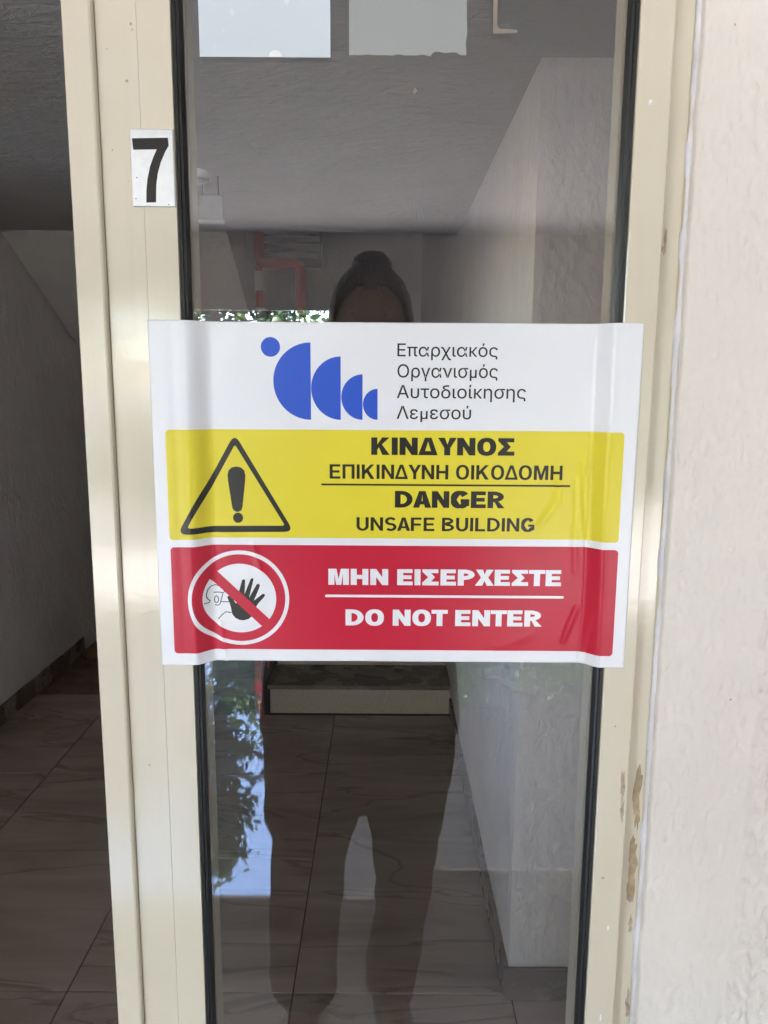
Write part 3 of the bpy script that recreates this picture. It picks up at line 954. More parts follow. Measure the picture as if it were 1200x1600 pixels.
# lettering: text, x0, x1, baseline, cap line, weight
def glyph(ch, s, t):
    """capital letter of height 1: (width, [contours of piece 1], [contours of piece 2] ...); s stem, t crossbar"""
    def arc(cx_, cz, rx, rz, a0, a1, n=18):
        return [(cx_ + rx * math.cos(R(a0 + (a1 - a0) * k / n)), cz + rz * math.sin(R(a0 + (a1 - a0) * k / n))) for k in range(n + 1)]
    def sup(cx_, cz, rx, rz, n=44, e=0.88):
        return [(cx_ + rx * math.copysign(abs(math.cos(2 * math.pi * k / n)) ** e, math.cos(2 * math.pi * k / n)), cz + rz * math.copysign(abs(math.sin(2 * math.pi * k / n)) ** e, math.sin(2 * math.pi * k / n))) for k in range(n)]
    k = s - 0.19              # extra weight widens the letter
    if ch == 'I': return s, [[(0, 0), (0, 1), (s, 1), (s, 0)]]
    if ch == 'H':
        W = 0.74 + k
        return W, [[(0, 0), (0, 1), (s, 1), (s, .5 + t * .55), (W - s, .5 + t * .55), (W - s, 1), (W, 1), (W, 0), (W - s, 0), (W - s, .5 - t * .55), (s, .5 - t * .55), (s, 0)]]
    if ch == 'Π':
        W = 0.74 + k
        return W, [[(0, 0), (0, 1), (W, 1), (W, 0), (W - s, 0), (W - s, 1 - t), (s, 1 - t), (s, 0)]]
    if ch == 'T':
        W = 0.68 + k
        return W, [[(W / 2 - s / 2, 0), (W / 2 - s / 2, 1 - t), (0, 1 - t), (0, 1), (W, 1), (W, 1 - t), (W / 2 + s / 2, 1 - t), (W / 2 + s / 2, 0)]]
    if ch in 'EF':
        W = 0.66 + k * .8
        low = [(W, 0), (W, t), (s, t), (s, .5 - t * .5)] if ch == 'E' else [(s, 0), (s, .5 - t * .62)]
        z0 = .5 - t * .5 if ch == 'E' else .5 - t * .62
        return W, [[(0, 0)] + low + [(W * .92, z0), (W * .92, z0 + t), (s, z0 + t), (s, 1 - t), (W * .98, 1 - t), (W * .98, 1), (0, 1)]]
    if ch == 'L':
        W = 0.62 + k
        return W, [[(0, 0), (0, 1), (s, 1), (s, t), (W, t), (W, 0)]]
    if ch == 'N':
        W = 0.76 + k; d = min(0.55, s * 1.75)
        return W, [[(0, 0), (0, 1), (s, 1), (W - s, d), (W - s, 1), (W, 1), (W, 0), (W - s, 0), (s, 1 - d), (s, 0)]]
    if ch == 'M':
        W = 0.88 + k; a = s * 1.35
        return W, [[(0, 0), (0, 1), (a, 1), (W / 2, .36), (W - a, 1), (W, 1), (W, 0), (W - s, 0), (W - s, .70), (W / 2 + s * .42, 0), (W / 2 - s * .42, 0), (s, .70), (s, 0)]]
    if ch == 'K':
        W = 0.78 + k
        return W, [[(0, 0), (0, 1), (s, 1), (s, .60), (W - 1.28 * s, 1), (W - .02, 1), (.46 * W + s * .35, .60), (W, 0), (W - 1.25 * s, 0), (.30 * W + s * .35, .43), (s, .30), (s, 0)]]
    if ch == 'Y':
        W = 0.78 + k
        return W, [[(W / 2 - s / 2, 0), (W / 2 - s / 2, .42), (0, 1), (1.14 * s, 1), (W / 2, .62), (W - 1.14 * s, 1), (W, 1), (W / 2 + s / 2, .42), (W / 2 + s / 2, 0)]]
    if ch == 'X':
        W = 0.80 + k
        return W, [[(0, 0), (W / 2 - .60 * s, .51), (.03, 1), (.03 + 1.16 * s, 1), (W / 2, .70), (W - .03 - 1.16 * s, 1), (W - .03, 1), (W / 2 + .60 * s, .51), (W, 0), (W - 1.18 * s, 0), (W / 2, .31), (1.18 * s, 0)]]
    if ch == 'Δ':
        W = 0.82 + k
        return W, [[(0, 0), (W / 2 - .55 * s, 1), (W / 2 + .55 * s, 1), (W, 0)], [(1.12 * s, t), (W / 2, .78), (W - 1.12 * s, t)]]
    if ch == 'A':
        W = 0.80 + k; q = W / 2 - .56 * s
        xl = lambda h: q * h + 1.10 * s
        h = .20 + t * .9
        return W, [[(0, 0), (q, 1), (W - q, 1), (W, 0), (W - 1.08 * s, 0), (W - 1.08 * s - q * .20, .20), (1.08 * s + q * .20, .20), (1.08 * s, 0)], [(min(xl(h), W / 2 - .03), h), (W / 2, .80), (max(W - xl(h), W / 2 + .03), h)]]
    if ch == 'Σ':
        W = 0.68 + k
        return W, [[(0, 0), (0, .17), (.36 * W, .51), (0, .84), (0, 1), (W * .97, 1), (W * .97, 1 - t), (.30 * W + .62 * s, 1 - t), (.36 * W + 1.12 * s, .51), (.30 * W + .62 * s, t), (W, t), (W, 0)]]
    if ch == 'O':
        W = 0.80 + k
        return W, [sup(W / 2, .5, W / 2, .515), sup(W / 2, .5, W / 2 - s, .515 - t)]
    if ch == 'D':
        W = 0.77 + k; c = .38 * W
        return W, [[(0, 0)] + arc(c, .5, W - c, .5, -90, 90) + [(0, 1)], [(s, t)] + arc(c, .5, W - c - s, .5 - t, -90, 90) + [(s, 1 - t)]]
    if ch in 'PR':
        W = 0.70 + k; c = .36 * W; b = .36; rz = (1 - b) / 2
        outer = [(0, 0), (0, 1)] + arc(c, b + rz, W - c, rz, 90, -90)
        if ch == 'P': outer += [(s, b), (s, 0)]
        else:
            outer = outer[:-3] + [(.68 * W, b + .03), (W * 1.07, 0), (W * 1.07 - 1.2 * s, 0), (.44 * W, b), (s, b), (s, 0)]
        return W * (1 if ch == 'P' else 1.07), [outer, [(s, 1 - t)] + arc(c, b + rz, W - c - s, rz - t, 90, -90) + [(s, b + t)]]
    if ch == 'B':
        W = 0.74 + k; c = .40 * W
        up_, lo_ = arc(c, .755, W * .93 - c, .245, 90, -62, 12), arc(c, .27, W - c, .27, 62, -90, 12)
        return W, [[(0, 0), (0, 1)] + up_ + lo_, [(s, 1 - t)] + arc(c, .78 - t * .12, W * .93 - c - s, .22 - t * .88, 90, -90, 12) + [(s, .56 + t * .28)], [(s, .54 - t * .40)] + arc(c, .27, W - c - s, .27 - t, 90, -90, 12) + [(s, t)]]
    if ch == 'U':
        W = 0.74 + k
        return W, [[(0, 1), (0, .36)] + arc(W / 2, .36, W / 2, .375, 180, 360) + [(W, 1), (W - s, 1), (W - s, .38)] + arc(W / 2, .38, W / 2 - s, .395 - t, 360, 180) + [(s, 1)]]
    if ch in 'GS':
        if ch == 'G':
            W = 0.80 + k
            cl = [(W / 2 + (W / 2 - s / 2) * math.cos(R(a)), .5 + (.515 - t / 2) * math.sin(R(a))) for a in range(38, 331, 8)]
            cl[-1] = (W - s * .5, .24)
            ws = [s * abs(math.cos(R(a))) + t * abs(math.sin(R(a))) for a in range(38, 331, 8)]
        else:
            W = 0.70 + k
            rx, rz = W / 2 - s / 2, (1.03 - t) / 4
            cl = [(W / 2 + rx * math.cos(R(a)), .5 + rz + rz * math.sin(R(a))) for a in range(28, 271, 9)] + [(W / 2 + rx * math.cos(R(a)), .5 - rz + rz * math.sin(R(a))) for a in range(81, -153, -9)]
            ws = [t + (s - t) * abs(math.cos(R(a))) for a in range(28, 271, 9)] + [t + (s - t) * abs(math.cos(R(a))) for a in range(81, -153, -9)]
        left, right = [], []
        for i, p in enumerate(cl):
            a = Vector(cl[max(0, i - 1)]); b = Vector(cl[min(len(cl) - 1, i + 1)])
            d = (b - a).normalized(); n_ = Vector((-d.y, d.x)) * ws[i] / 2
            left.append(tuple(Vector(p) + n_)); right.append(tuple(Vector(p) - n_))
        pieces = [left + right[::-1]]
        if ch == 'G':
            return W, pieces, [[(W * .53, .53), (W, .53), (W, .12), (W - s * .8, .10), (W - s * .8, .53 - t), (W * .53, .53 - t)]]
        return W, pieces
    raise KeyError(ch)
LATIN = dict(zip('ΚΙΝΥΟΕΗΜΡΧΤΑ', 'KINYOEHMPXTA'))
def caps_line(txt, x0, x1, z0, z1, s, t, gap, m, lift):
    pieces, x = [], 0.0
    SLANT = 'ΔΑAΥXΧYTΤ'
    for i_, ch in enumerate(txt):
        if ch == ' ':
            x += 0.34; continue
        gl = glyph(LATIN.get(ch, ch), s, t)
        for k, pc in enumerate(gl[1:]):
            pieces.append((k, [[(px_ + x, pz_) for px_, pz_ in c] for c in pc]))
        nxt = txt[i_ + 1] if i_ + 1 < len(txt) else ' '
        x += gl[0] + gap * (1.0 if not (ch in SLANT or nxt in SLANT) else (0.1 if ch in SLANT and nxt in SLANT else 0.3))
    W = x - gap
    lay([(k, [[(x0 + a / W * (x1 - x0), z0 + b * (z1 - z0)) for a, b in c] for c in pc]) for k, pc in pieces], m, lift)
def lay(pieces, m, lift):
    bm = bmesh.new()
    for k, pc in pieces:
        v2, f2 = fill2d(pc)
        bv = [bm.verts.new((x / 1000, k * 0.00003, Z + y / 1000)) for x, y in v2]
        for f in f2:
            try: bm.faces.new([bv[i] for i in f])
            except ValueError: pass
    for ax in (0, 2):
        lo = min(v.co[ax] for v in bm.verts); hi = max(v.co[ax] for v in bm.verts)
        k = math.ceil(lo / 0.004)
        no = Vector((1, 0, 0)) if ax == 0 else Vector((0, 0, 1))
        while k * 0.004 < hi:
            bmesh.ops.bisect_plane(bm, geom=bm.verts[:] + bm.edges[:] + bm.faces[:], plane_co=no * (k * 0.004), plane_no=no, dist=1e-7)
            k += 1
    for v in bm.verts: v.co.y = sign_y(v.co.x, v.co.z) - lift - v.co.y
    bmesh.ops.recalc_face_normals(bm, faces=bm.faces)
    obj('lettering', bm, m, sg)
def line(txt, x0, x1, z0, z1, m, lift):
    grp = text_shapes(txt, 0.004, 1.0)
    hv = text_shapes('Η', 0.004, 1.0)[0][0]
    c0, c1 = min(p[1] for p in hv), max(p[1] for p in hv)
    a = min(p[0] for q in grp for p in q[0]); b = max(p[0] for q in grp for p in q[0])
    lay([(k % 3, [[(x0 + (p[0] - a) / (b - a) * (x1 - x0), z0 + (p[1] - c0) / (c1 - c0) * (z1 - z0)) for p in c] for c in q]) for k, q in enumerate(grp)], m, lift)
for a in (('Επαρχιακός', 10.4, 94.9, 124.3, 135.0), ('Οργανισμός', 10.6, 95.4, 106.8, 117.8), ('Αυτοδιοίκησης', 10.2, 119.8, 89.6, 100.6), ('Λεμεσού', 10.2, 73.6, 72.0, 83.0)):
    line(*a, 'ink', L1)
caps_line('ΚΙΝΔΥΝΟΣ', -11.3, 111.6, 41.2, 56.2, 0.285, 0.235, 0.085, 'ink', L2)
caps_line('ΕΠΙΚΙΝΔΥΝΗ ΟΙΚΟΔΟΜΗ', -47.1, 153.7, 20.4, 32.9, 0.185, 0.16, 0.125, 'ink', L2)
caps_line('DANGER', 9.4, 104.8, -4.5, 10.1, 0.275, 0.225, 0.08, 'ink', L2)
caps_line('UNSAFE BUILDING', -23.9, 131.2, -25.1, -13.2, 0.19, 0.165, 0.115, 'ink', L2)
caps_line('ΜΗΝ ΕΙΣΕΡΧΕΣΤΕ', -48.7, 156.7, -73.9, -59.4, 0.285, 0.235, 0.085, 'paper', L2)
caps_line('DO NOT ENTER', -33.6, 141.2, -111.1, -96.3, 0.285, 0.235, 0.085, 'paper', L2)
flat('rule', [[(-54.4, 14.5), (160.8, 14.5), (160.8, 16.1), (-54.4, 16.1)]], L2, 'ink')
flat('rule', [rrect(-51.7, 159.7, -85.2, -82.9, 1.0)], L2, 'paper')
# warning triangle
flat('warning_triangle', [round_poly([(-128.3, 58.8), (-177.2, -27.4), (-78.6, -26.6)], 5.0), round_poly([(-128.2, 49.4), (-168.6, -21.9), (-86.2, -21.2)], 1.6)], L2, 'ink')
flat('exclamation_mark', [[(-135.2, 23.1), (-134.2, 27), (-131.5, 29.6), (-127.4, 30.4), (-123.4, 29.6), (-120.7, 27), (-119.8, 23.1), (-120.1, 18), (-123.0, -5.2), (-124.2, -8), (-127.4, -9.4), (-130.7, -8), (-131.9, -5.2), (-134.9, 18)]], L2, 'ink')
flat('exclamation_dot', [circ(-127.0, -14.4, 4.4, 4.5)], L2, 'ink')
# no-entry pictogram (design units: 7.06 per picture pixel)
def pu(p): return (-126.9 + (p[0] - 604) * 0.0802, -86.5 - (p[1] - 594) * 0.0826)
flat('pictogram_ring', [circ(-126.8, -86.6, 43.3, 43.2, 72), circ(-126.8, -86.6, 39.9, 39.7, 72)], L2, 'paper')
flat('pictogram_disc', [circ(-126.7, -86.8, 31.7, 31.4, 64)], L2, 'paper')
HAND = [(470, 570), (462, 590), (485, 650), (500, 700), (505, 745), (515, 778), (545, 815), (590, 838), (635, 843), (690, 828), (730, 795), (775, 695), (800, 655), (868, 582), (880, 558), (866, 545), (845, 552), (755, 622), (815, 485), (825, 452), (810, 434), (790, 442), (702, 590), (752, 402), (756, 382), (740, 372), (723, 388), (652, 552), (663, 410), (660, 392), (646, 385), (630, 396), (594, 515), (585, 560), (560, 655), (545, 642), (525, 600), (495, 572)]
flat('pictogram_hand', [[pu(p) for p in HAND]], L3, 'ink')
def linework(name, pts, w=0.75):
    print_on(name, stroke(mm([pu(p) for p in pts]), w / 1000), sign_y, L3, 'ink', sg, 0.002)
linework('pictogram_face', [(437, 524), (405, 484), (370, 458), (330, 448), (292, 458), (264, 488), (250, 528), (245, 558), (256, 590), (280, 620), (274, 635), (222, 638)])
linework('pictogram_brow', [(312, 530), (370, 530), (420, 534), (437, 522)])
linework('pictogram_jaw', [(416, 540), (395, 610), (380, 660), (358, 676), (322, 668)])
linework('pictogram_ear', [(343 + 22 * math.cos(2 * math.pi * k / 20), 610 + 38 * math.sin(2 * math.pi * k / 20)) for k in range(21)])
linework('pictogram_neck', [(392, 636), (480, 636)])
linework('pictogram_arm', [(355, 828), (395, 785), (440, 748), (505, 756)])
flat('pictogram_slash', [[pu(p) for p in ((356, 296), (926, 828), (845, 912), (282, 378))]], L4, 'pred')

# ================================================================== PAPERS BEHIND THE GLASS
pa = thing('paper_notice', 'blank pale blue paper sheet stuck on the glass above the sign', 'paper', (-0.097, 0.0062, 1.757))
obj('sheet', box(-0.1485, -0.0448, -0.0004, -0.0001, 1.7565, 1.905), 'notice', pa)
print_on('tape_dab', fill2d([circ(-0.0885, 1.7568, 0.0052, 0.0048, 20, 0, 180)]), lambda x, z: -0.0004, 0.0002, 'speck', pa, 0)
glue_m = m_plain('glue_spot', (0.66, 0.70, 0.73), 0.4)
for i, (x, z, r) in enumerate([(-0.122, 1.789, 0.0016), (-0.079, 1.798, 0.002), (-0.129, 1.776, 0.0011), (-0.136, 1.765, 0.0010)]):
    print_on('glue_spot', fill2d([blob(x, z, r, r * 1.6, i + 50, 0.5, 26)]), lambda x, z: -0.0004, 0.0002, glue_m, pa, 0)
pl = [(-0.0303, 1.905), (-0.0303, 1.7605)]
for k in range(40):
    x = -0.0295 + (0.0925) * k / 39
    pl.append((x, 1.7610 + 0.0012 * noise.noise((x * 160, 0, 4)) + (0.0022 if 0.035 < x < 0.058 else 0)))
for k in range(20):
    z = 1.763 + 0.142 * k / 19
    pl.append((0.0635 + 0.0012 * noise.noise((z * 150, 3, 4)) - max(0, (z - 1.775)) * 0.02, z))
vv, ff = fill2d([pl])
bm = bmesh.new()
bv = [bm.verts.new((x, 0.0059, z)) for x, z in vv]
for f in ff: bm.faces.new([bv[i] for i in f])
po = obj('paper_notice', bm, 'notice2')
so = po.modifiers.new('thick', 'SOLIDIFY'); so.thickness = 0.0003; so.offset = 0
tag(po, 'faded grey green paper remnant with torn edges behind the glass', 'paper')

# ================================================================== PERSON taking the picture (seen in the glass)
PY = -0.95
pr = thing('person', 'person in dark loose clothes with tied-up hair holding a phone, mirrored in the glass', 'person', (-0.08, PY, 0))
def skin_mesh(name, verts, edges, radii, root, m, parent, sub=2):
    me = bpy.data.meshes.new(name)
    org = WPOS[parent]
    bm_ = bmesh.new()
    lay = bm_.verts.layers.skin.verify()
    bv_ = []
    for i, v in enumerate(verts):
        q = bm_.verts.new(Vector(v) - org)
        rd = radii[i]
        q[lay].radius = rd if isinstance(rd, tuple) else (rd, rd)
        q[lay].use_root = i == root
        bv_.append(q)
    for a, b_ in edges: bm_.edges.new((bv_[a], bv_[b_]))
    bm_.to_mesh(me); bm_.free()
    me.materials.append(MAT[m])
    o_ = bpy.data.objects.new(name, me)
    COL.objects.link(o_); o_.parent = parent; WPOS[o_] = org
    sk_ = o_.modifiers.new('skin', 'SKIN'); sk_.use_smooth_shade = True
    mod_subsurf(o_, sub)
    return o_
HXc = -0.029
V = [(-0.05, PY, 0.90), (-0.045, PY, 1.08), (-0.04, PY + 0.01, 1.25), (-0.035, PY, 1.40), (-0.03, PY + 0.005, 1.47), (HXc, PY + 0.02, 1.54)]
Eg = [(0, 1), (1, 2), (2, 3), (3, 4), (4, 5)]
Rd = [(0.15, 0.11), (0.135, 0.10), (0.155, 0.11), (0.12, 0.085), (0.055, 0.055), (0.05, 0.05)]
for s_, hx, kx, fx in ((-1, -0.13, -0.16, -0.183), (1, 0.045, 0.05, 0.025)):
    b0 = len(V)
    V += [(hx, PY, 0.80), (kx, PY, 0.46), (fx, PY, 0.09), (fx + 0.015 * s_, PY + 0.12, 0.035)]
    Rd += [0.078, 0.045, 0.036, (0.036, 0.026)]
    Eg += [(0, b0), (b0, b0 + 1), (b0 + 1, b0 + 2), (b0 + 2, b0 + 3)]
    b0 = len(V)
    sx = -0.035 + s_ * 0.175
    wx = 0.01 + s_ * 0.075
    V += [(sx, PY, 1.40), (sx + s_ * 0.06, PY + 0.06, 1.13), (wx + s_ * 0.012, PY + 0.235, 1.345)]
    Rd += [0.058, 0.042, 0.028]
    Eg += [(3, b0), (b0, b0 + 1), (b0 + 1, b0 + 2)]
body = skin_mesh('body', V, Eg, Rd, 0, 'skin', pr)
# head: shaped sphere with brow, nose, eye hollows, mouth, chin
bm = bmesh.new()
bmesh.ops.create_uvsphere(bm, u_segments=40, v_segments=32, radius=1)
HC = Vector((HXc, PY + 0.03, 1.625))
for v in bm.verts:
    d = v.co.copy()
    x, y, z = d.x * 0.076, d.y * 0.095, d.z * (0.118 if d.z < 0 else 0.102)
    if z < 0: x *= 1 - 0.30 * (-d.z) ** 1.5; y *= 1 - 0.14 * (-d.z)
    if d.y > 0:
        nose = math.exp(-(x / 0.012) ** 2) * math.exp(-((z + 0.022) / 0.020) ** 2)
        bridge = math.exp(-(x / 0.009) ** 2) * math.exp(-((z - 0.008) / 0.018) ** 2)
        eye = sum(math.exp(-((x - e) / 0.014) ** 2) * math.exp(-((z - 0.008) / 0.010) ** 2) for e in (-0.031, 0.031))
        brow = math.exp(-(abs(x) - 0.03) ** 2 / 0.0005) * math.exp(-((z - 0.026) / 0.008) ** 2)
        lip = math.exp(-(x / 0.022) ** 2) * (math.exp(-((z + 0.056) / 0.006) ** 2) + math.exp(-((z + 0.070) / 0.007) ** 2))
        chin = math.exp(-(x / 0.02) ** 2) * math.exp(-((z + 0.10) / 0.015) ** 2)
        y += 0.022 * nose + 0.008 * bridge - 0.009 * eye + 0.004 * brow + 0.005 * lip + 0.006 * chin
    v.co = HC + Vector((x, y, z))
head = obj('head', bm, 'skin', pr, smooth=True)
m_eye = m_plain('eye_white', (0.42, 0.38, 0.36), 0.3)
for s_ in (-1, 1):
    bm = bmesh.new()
    bmesh.ops.create_uvsphere(bm, u_segments=14, v_segments=10, radius=1)
    for v in bm.verts: v.co = HC + Vector((s_ * (0.074 + 0.010 * v.co.x), -0.008 + 0.016 * v.co.y, -0.006 + 0.030 * v.co.z))
    obj('ear', bm, 'skin', head, smooth=True)
    bm = bmesh.new()
    bmesh.ops.create_uvsphere(bm, u_segments=14, v_segments=10, radius=0.0115)
    bmesh.ops.translate(bm, verts=bm.verts, vec=HC + Vector((s_ * 0.031, 0.0755, 0.008)))
    obj('eye', bm, m_eye, head, smooth=True)
    bm = bmesh.new()
    bmesh.ops.create_uvsphere(bm, u_segments=10, v_segments=8, radius=0.0055)
    bmesh.ops.translate(bm, verts=bm.verts, vec=HC + Vector((s_ * 0.031, 0.0830, 0.008)))
    obj('iris', bm, 'dark', head, smooth=True)
# hair cap with a knot on top
bm = bmesh.new()
bmesh.ops.create_uvsphere(bm, u_segments=48, v_segments=36, radius=1)
kill = []
for v in bm.verts:
    d = v.co.copy()
    hl = 0.34 + 0.25 * (1 - abs(d.x)) if d.y > 0.15 else -0.55
    hl = hl if d.y > 0.45 else (-0.2 if d.y > 0.15 else -0.55)
    if d.y > 0.15: hl = min(0.52, -0.45 + 1.25 * d.y) + 0.16 * noise.noise((d.x * 5, d.y * 2, 1)) - 0.35 * abs(d.x) ** 2
    if d.z < hl - 0.06: kill.append(v)
    rr_ = 1 + 0.02 * noise.noise(d * 6)
    wx_ = math.copysign(abs(d.x) ** 0.86, d.x) if d.z > 0 else d.x
    v.co = HC + Vector((wx_ * 0.0855 * rr_, -0.004 + d.y * 0.102 * rr_, d.z * 0.1145 * rr_))
bmesh.ops.delete(bm, geom=kill, context='VERTS')
hair = obj('hair', bm, 'hair', pr, smooth=True)
hm = hair.modifiers.new('thick', 'SOLIDIFY'); hm.thickness = 0.008
bm = bmesh.new()
bmesh.ops.create_uvsphere(bm, u_segments=32, v_segments=20, radius=1)
for v in bm.verts:
    d = v.co.copy()
    f = 1 + 0.06 * math.sin(6 * math.atan2(d.y, d.x) + 5 * d.z)
    v.co = HC + Vector((0.002 + d.x * 0.040 * f, -0.030 + d.y * 0.042 * f, 0.114 + d.z * 0.029))
obj('hair_knot', bm, 'hair', hair, smooth=True)
# jacket
rings = []
for z, cx_, rx, ry, wob in ((0.745, -0.053, 0.221, 0.150, 0.012), (0.775, -0.053, 0.224, 0.152, 0.012), (0.90, -0.052, 0.212, 0.145, 0.015), (1.05, -0.048, 0.196, 0.135, 0.012), (1.20, -0.040, 0.202, 0.138, 0.01), (1.32, -0.036, 0.205, 0.130, 0.006), (1.40, -0.034, 0.195, 0.110, 0.0), (1.445, -0.032, 0.145, 0.090, 0.0), (1.475, -0.031, 0.085, 0.075, 0.0), (1.505, -0.03, 0.066, 0.068, 0.0)):
    rings.append(ell(cx_, PY, z, rx, ry, 32, wob, z * 9))
jk = obj('jacket', loft(rings, False), 'jacket', pr, smooth=True)
jm = jk.modifiers.new('thick', 'SOLIDIFY'); jm.thickness = 0.006
mod_subsurf(jk, 1)
for s_ in (-1, 1):
    sx = -0.035 + s_ * 0.165
    wx = 0.01 + s_ * 0.075
    ax = wx + s_ * 0.016
    bm = bmesh.new()
    tube(bm, [(sx - s_ * 0.03, PY, 1.40), (sx + s_ * 0.03, PY, 1.36), (sx + s_ * 0.062, PY + 0.03, 1.24), (sx + s_ * 0.070, PY + 0.06, 1.13), (sx + s_ * 0.05, PY + 0.095, 1.12), (ax + s_ * 0.055, PY + 0.14, 1.20), (ax + s_ * 0.01, PY + 0.205, 1.30), (ax, PY + 0.222, 1.325)],
         [0.072, 0.080, 0.068, 0.064, 0.060, 0.052, 0.044, 0.042], 18)
    mod_subsurf(obj('sleeve', bm, 'jacket', jk, smooth=True), 1)
# trousers
def legring(cx_, z, rx, ry, ph): return ell(cx_, PY, z, rx, ry, 26, 0.02, ph)
tr_rings = [ell(-0.053, PY, z, rx, ry, 32, 0.008, z) for z, rx, ry in ((1.00, 0.160, 0.120), (0.90, 0.190, 0.135), (0.78, 0.216, 0.145), (0.68, 0.213, 0.150), (0.62, 0.205, 0.148))]
tz = obj('trousers', loft(tr_rings, True), 'trouser', pr, smooth=True)
for s_, prof_ in ((-1, [(0.68, -0.268, -0.03), (0.58, -0.270, -0.046), (0.53, -0.268, -0.056), (0.475, -0.249, -0.068), (0.42, -0.253, -0.080), (0.30, -0.262, -0.094), (0.20, -0.265, -0.102), (0.115, -0.262, -0.105), (0.085, -0.258, -0.108)]),
                  (1, [(0.68, -0.075, 0.158), (0.58, -0.042, 0.145), (0.50, -0.031, 0.134), (0.40, -0.017, 0.120), (0.33, -0.010, 0.111), (0.25, -0.022, 0.101), (0.18, -0.036, 0.091), (0.115, -0.037, 0.082), (0.085, -0.034, 0.080)])):
    prof_ = [(z, (a + b) / 2, (b - a) / 2) for z, a, b in prof_]
    fine = []
    for (z0_, c0_, r0_), (z1_, c1_, r1_) in zip(prof_, prof_[1:]):
        for q in range(4):
            u = q / 4; z_ = z0_ + (z1_ - z0_) * u
            fine.append((z_, c0_ + (c1_ - c0_) * u + 0.006 * noise.noise((z_ * 16, s_ * 3, 0)), r0_ + (r1_ - r0_) * u + 0.005 * noise.noise((z_ * 24, s_ * 5, 2))))
    fine.append(prof_[-1])
    rings_ = []
    for z_, c_, r_ in fine:
        ring = []
        for p in legring(c_, z_, r_, r_ * 0.95, z_ * 14 + s_):
            a_ = math.atan2(p[1] - PY, p[0] - c_)
            f_ = 1 + 0.05 * noise.noise((math.cos(a_) * 2.5, math.sin(a_) * 2.5, z_ * 11 + s_ * 4)) * (1 - 0.6 * abs(math.cos(a_)))
            ring.append((c_ + (p[0] - c_) * f_, PY + (p[1] - PY) * f_, z_ + 0.012 * math.sin(a_ * 2 + z_ * 30)))
        rings_.append(ring)
    lg = loft(rings_, False)
    lo = obj('trouser_leg', lg, 'trouser', tz, smooth=True)
    lm_ = lo.modifiers.new('thick', 'SOLIDIFY'); lm_.thickness = 0.004
    mod_subsurf(lo, 1)
    fx = -0.183 if s_ < 0 else 0.025
    ang = R(10) * s_
    rg = []
    for t, w, hh in ((-0.085, 0.026, 0.055), (-0.07, 0.038, 0.085), (-0.02, 0.042, 0.095), (0.05, 0.043, 0.075), (0.10, 0.048, 0.058), (0.15, 0.046, 0.048), (0.18, 0.034, 0.040), (0.192, 0.012, 0.028)):
        ring = []
        for k in range(16):
            a = 2 * math.pi * k / 16
            lx = w * math.cos(a); lz = max(0.002, hh * (0.5 + 0.5 * math.sin(a)))
            ring.append((fx + lx * math.cos(ang) + t * math.sin(ang), PY + t * math.cos(ang) - lx * math.sin(ang), lz))
        rg.append(ring)
    obj('shoe', loft(rg), 'shoe', pr, smooth=True)
# phone, held just behind the lens
ph = thing('phone', 'dark smartphone held upright in front of the person', 'phone', (0.012, -0.675, 1.362))
PC = Vector((0.012, -0.674, 1.442)); PT = Matrix.Rotation(-PITCH, 3, 'X')
def phbox(x0, x1, y0, y1, z0, z1, bev):
    bm_ = box(x0, x1, y0, y1, z0, z1, bev, 3)
    bmesh.ops.rotate(bm_, verts=bm_.verts, cent=(0, 0, 0), matrix=PT)
    bmesh.ops.translate(bm_, verts=bm_.verts, vec=PC)
    return bm_
obj('case', phbox(-0.037, 0.037, -0.004, 0.004, -0.08, 0.08, 0.0036), 'dark', ph, smooth=False)
obj('lens_bump', phbox(-0.030, 0.004, 0.0042, 0.0055, 0.030, 0.048, 0.0005), 'dark', ph)
obj('screen', phbox(-0.034, 0.034, -0.0046, -0.0042, -0.076, 0.076, 0.0001), m_plain('phone_glass', g(0.02), 0.08), ph)
# hands: palm and five fingers each, closed on the phone edges
for s_ in (-1, 1):
    wx = 0.012 + s_ * 0.075
    W0 = Vector((wx + s_ * 0.012, PY + 0.235, 1.345))
    P0 = Vector((0.012 + s_ * 0.058, -0.690, 1.392))
    v_ = [W0, W0.lerp(P0, 0.5), P0]
    r_ = [0.026, (0.030, 0.018), (0.032, 0.017)]
    e_ = [(0, 1), (1, 2)]
    hand = skin_mesh('hand', v_, e_, r_, 0, 'skin', pr, 2)
    for k, (dz, ln) in enumerate(((0.026, 0.9), (0.008, 1.0), (-0.010, 0.95), (-0.027, 0.78))):
        a = P0 + Vector((s_ * 0.004, 0.004, dz * 0.8))
        pts = [a, Vector((0.012 + s_ * 0.052, -0.664, P0.z + dz + 0.006)), Vector((0.012 + s_ * (0.052 - 0.024 * ln), -0.6585, P0.z + dz + 0.010)), Vector((0.012 + s_ * (0.052 - 0.042 * ln), -0.6600, P0.z + dz + 0.008))]
        skin_mesh('finger', pts, [(0, 1), (1, 2), (2, 3)], [0.010, 0.0092, 0.0082, 0.0068], 0, 'skin', hand, 2)
    pts = [P0 + Vector((0, -0.002, 0.004)), Vector((0.012 + s_ * 0.044, -0.696, P0.z + 0.028)), Vector((0.012 + s_ * 0.026, -0.6905, P0.z + 0.050))]
    skin_mesh('thumb', pts, [(0, 1), (1, 2)], [0.012, 0.0105, 0.0085], 0, 'skin', hand, 2)

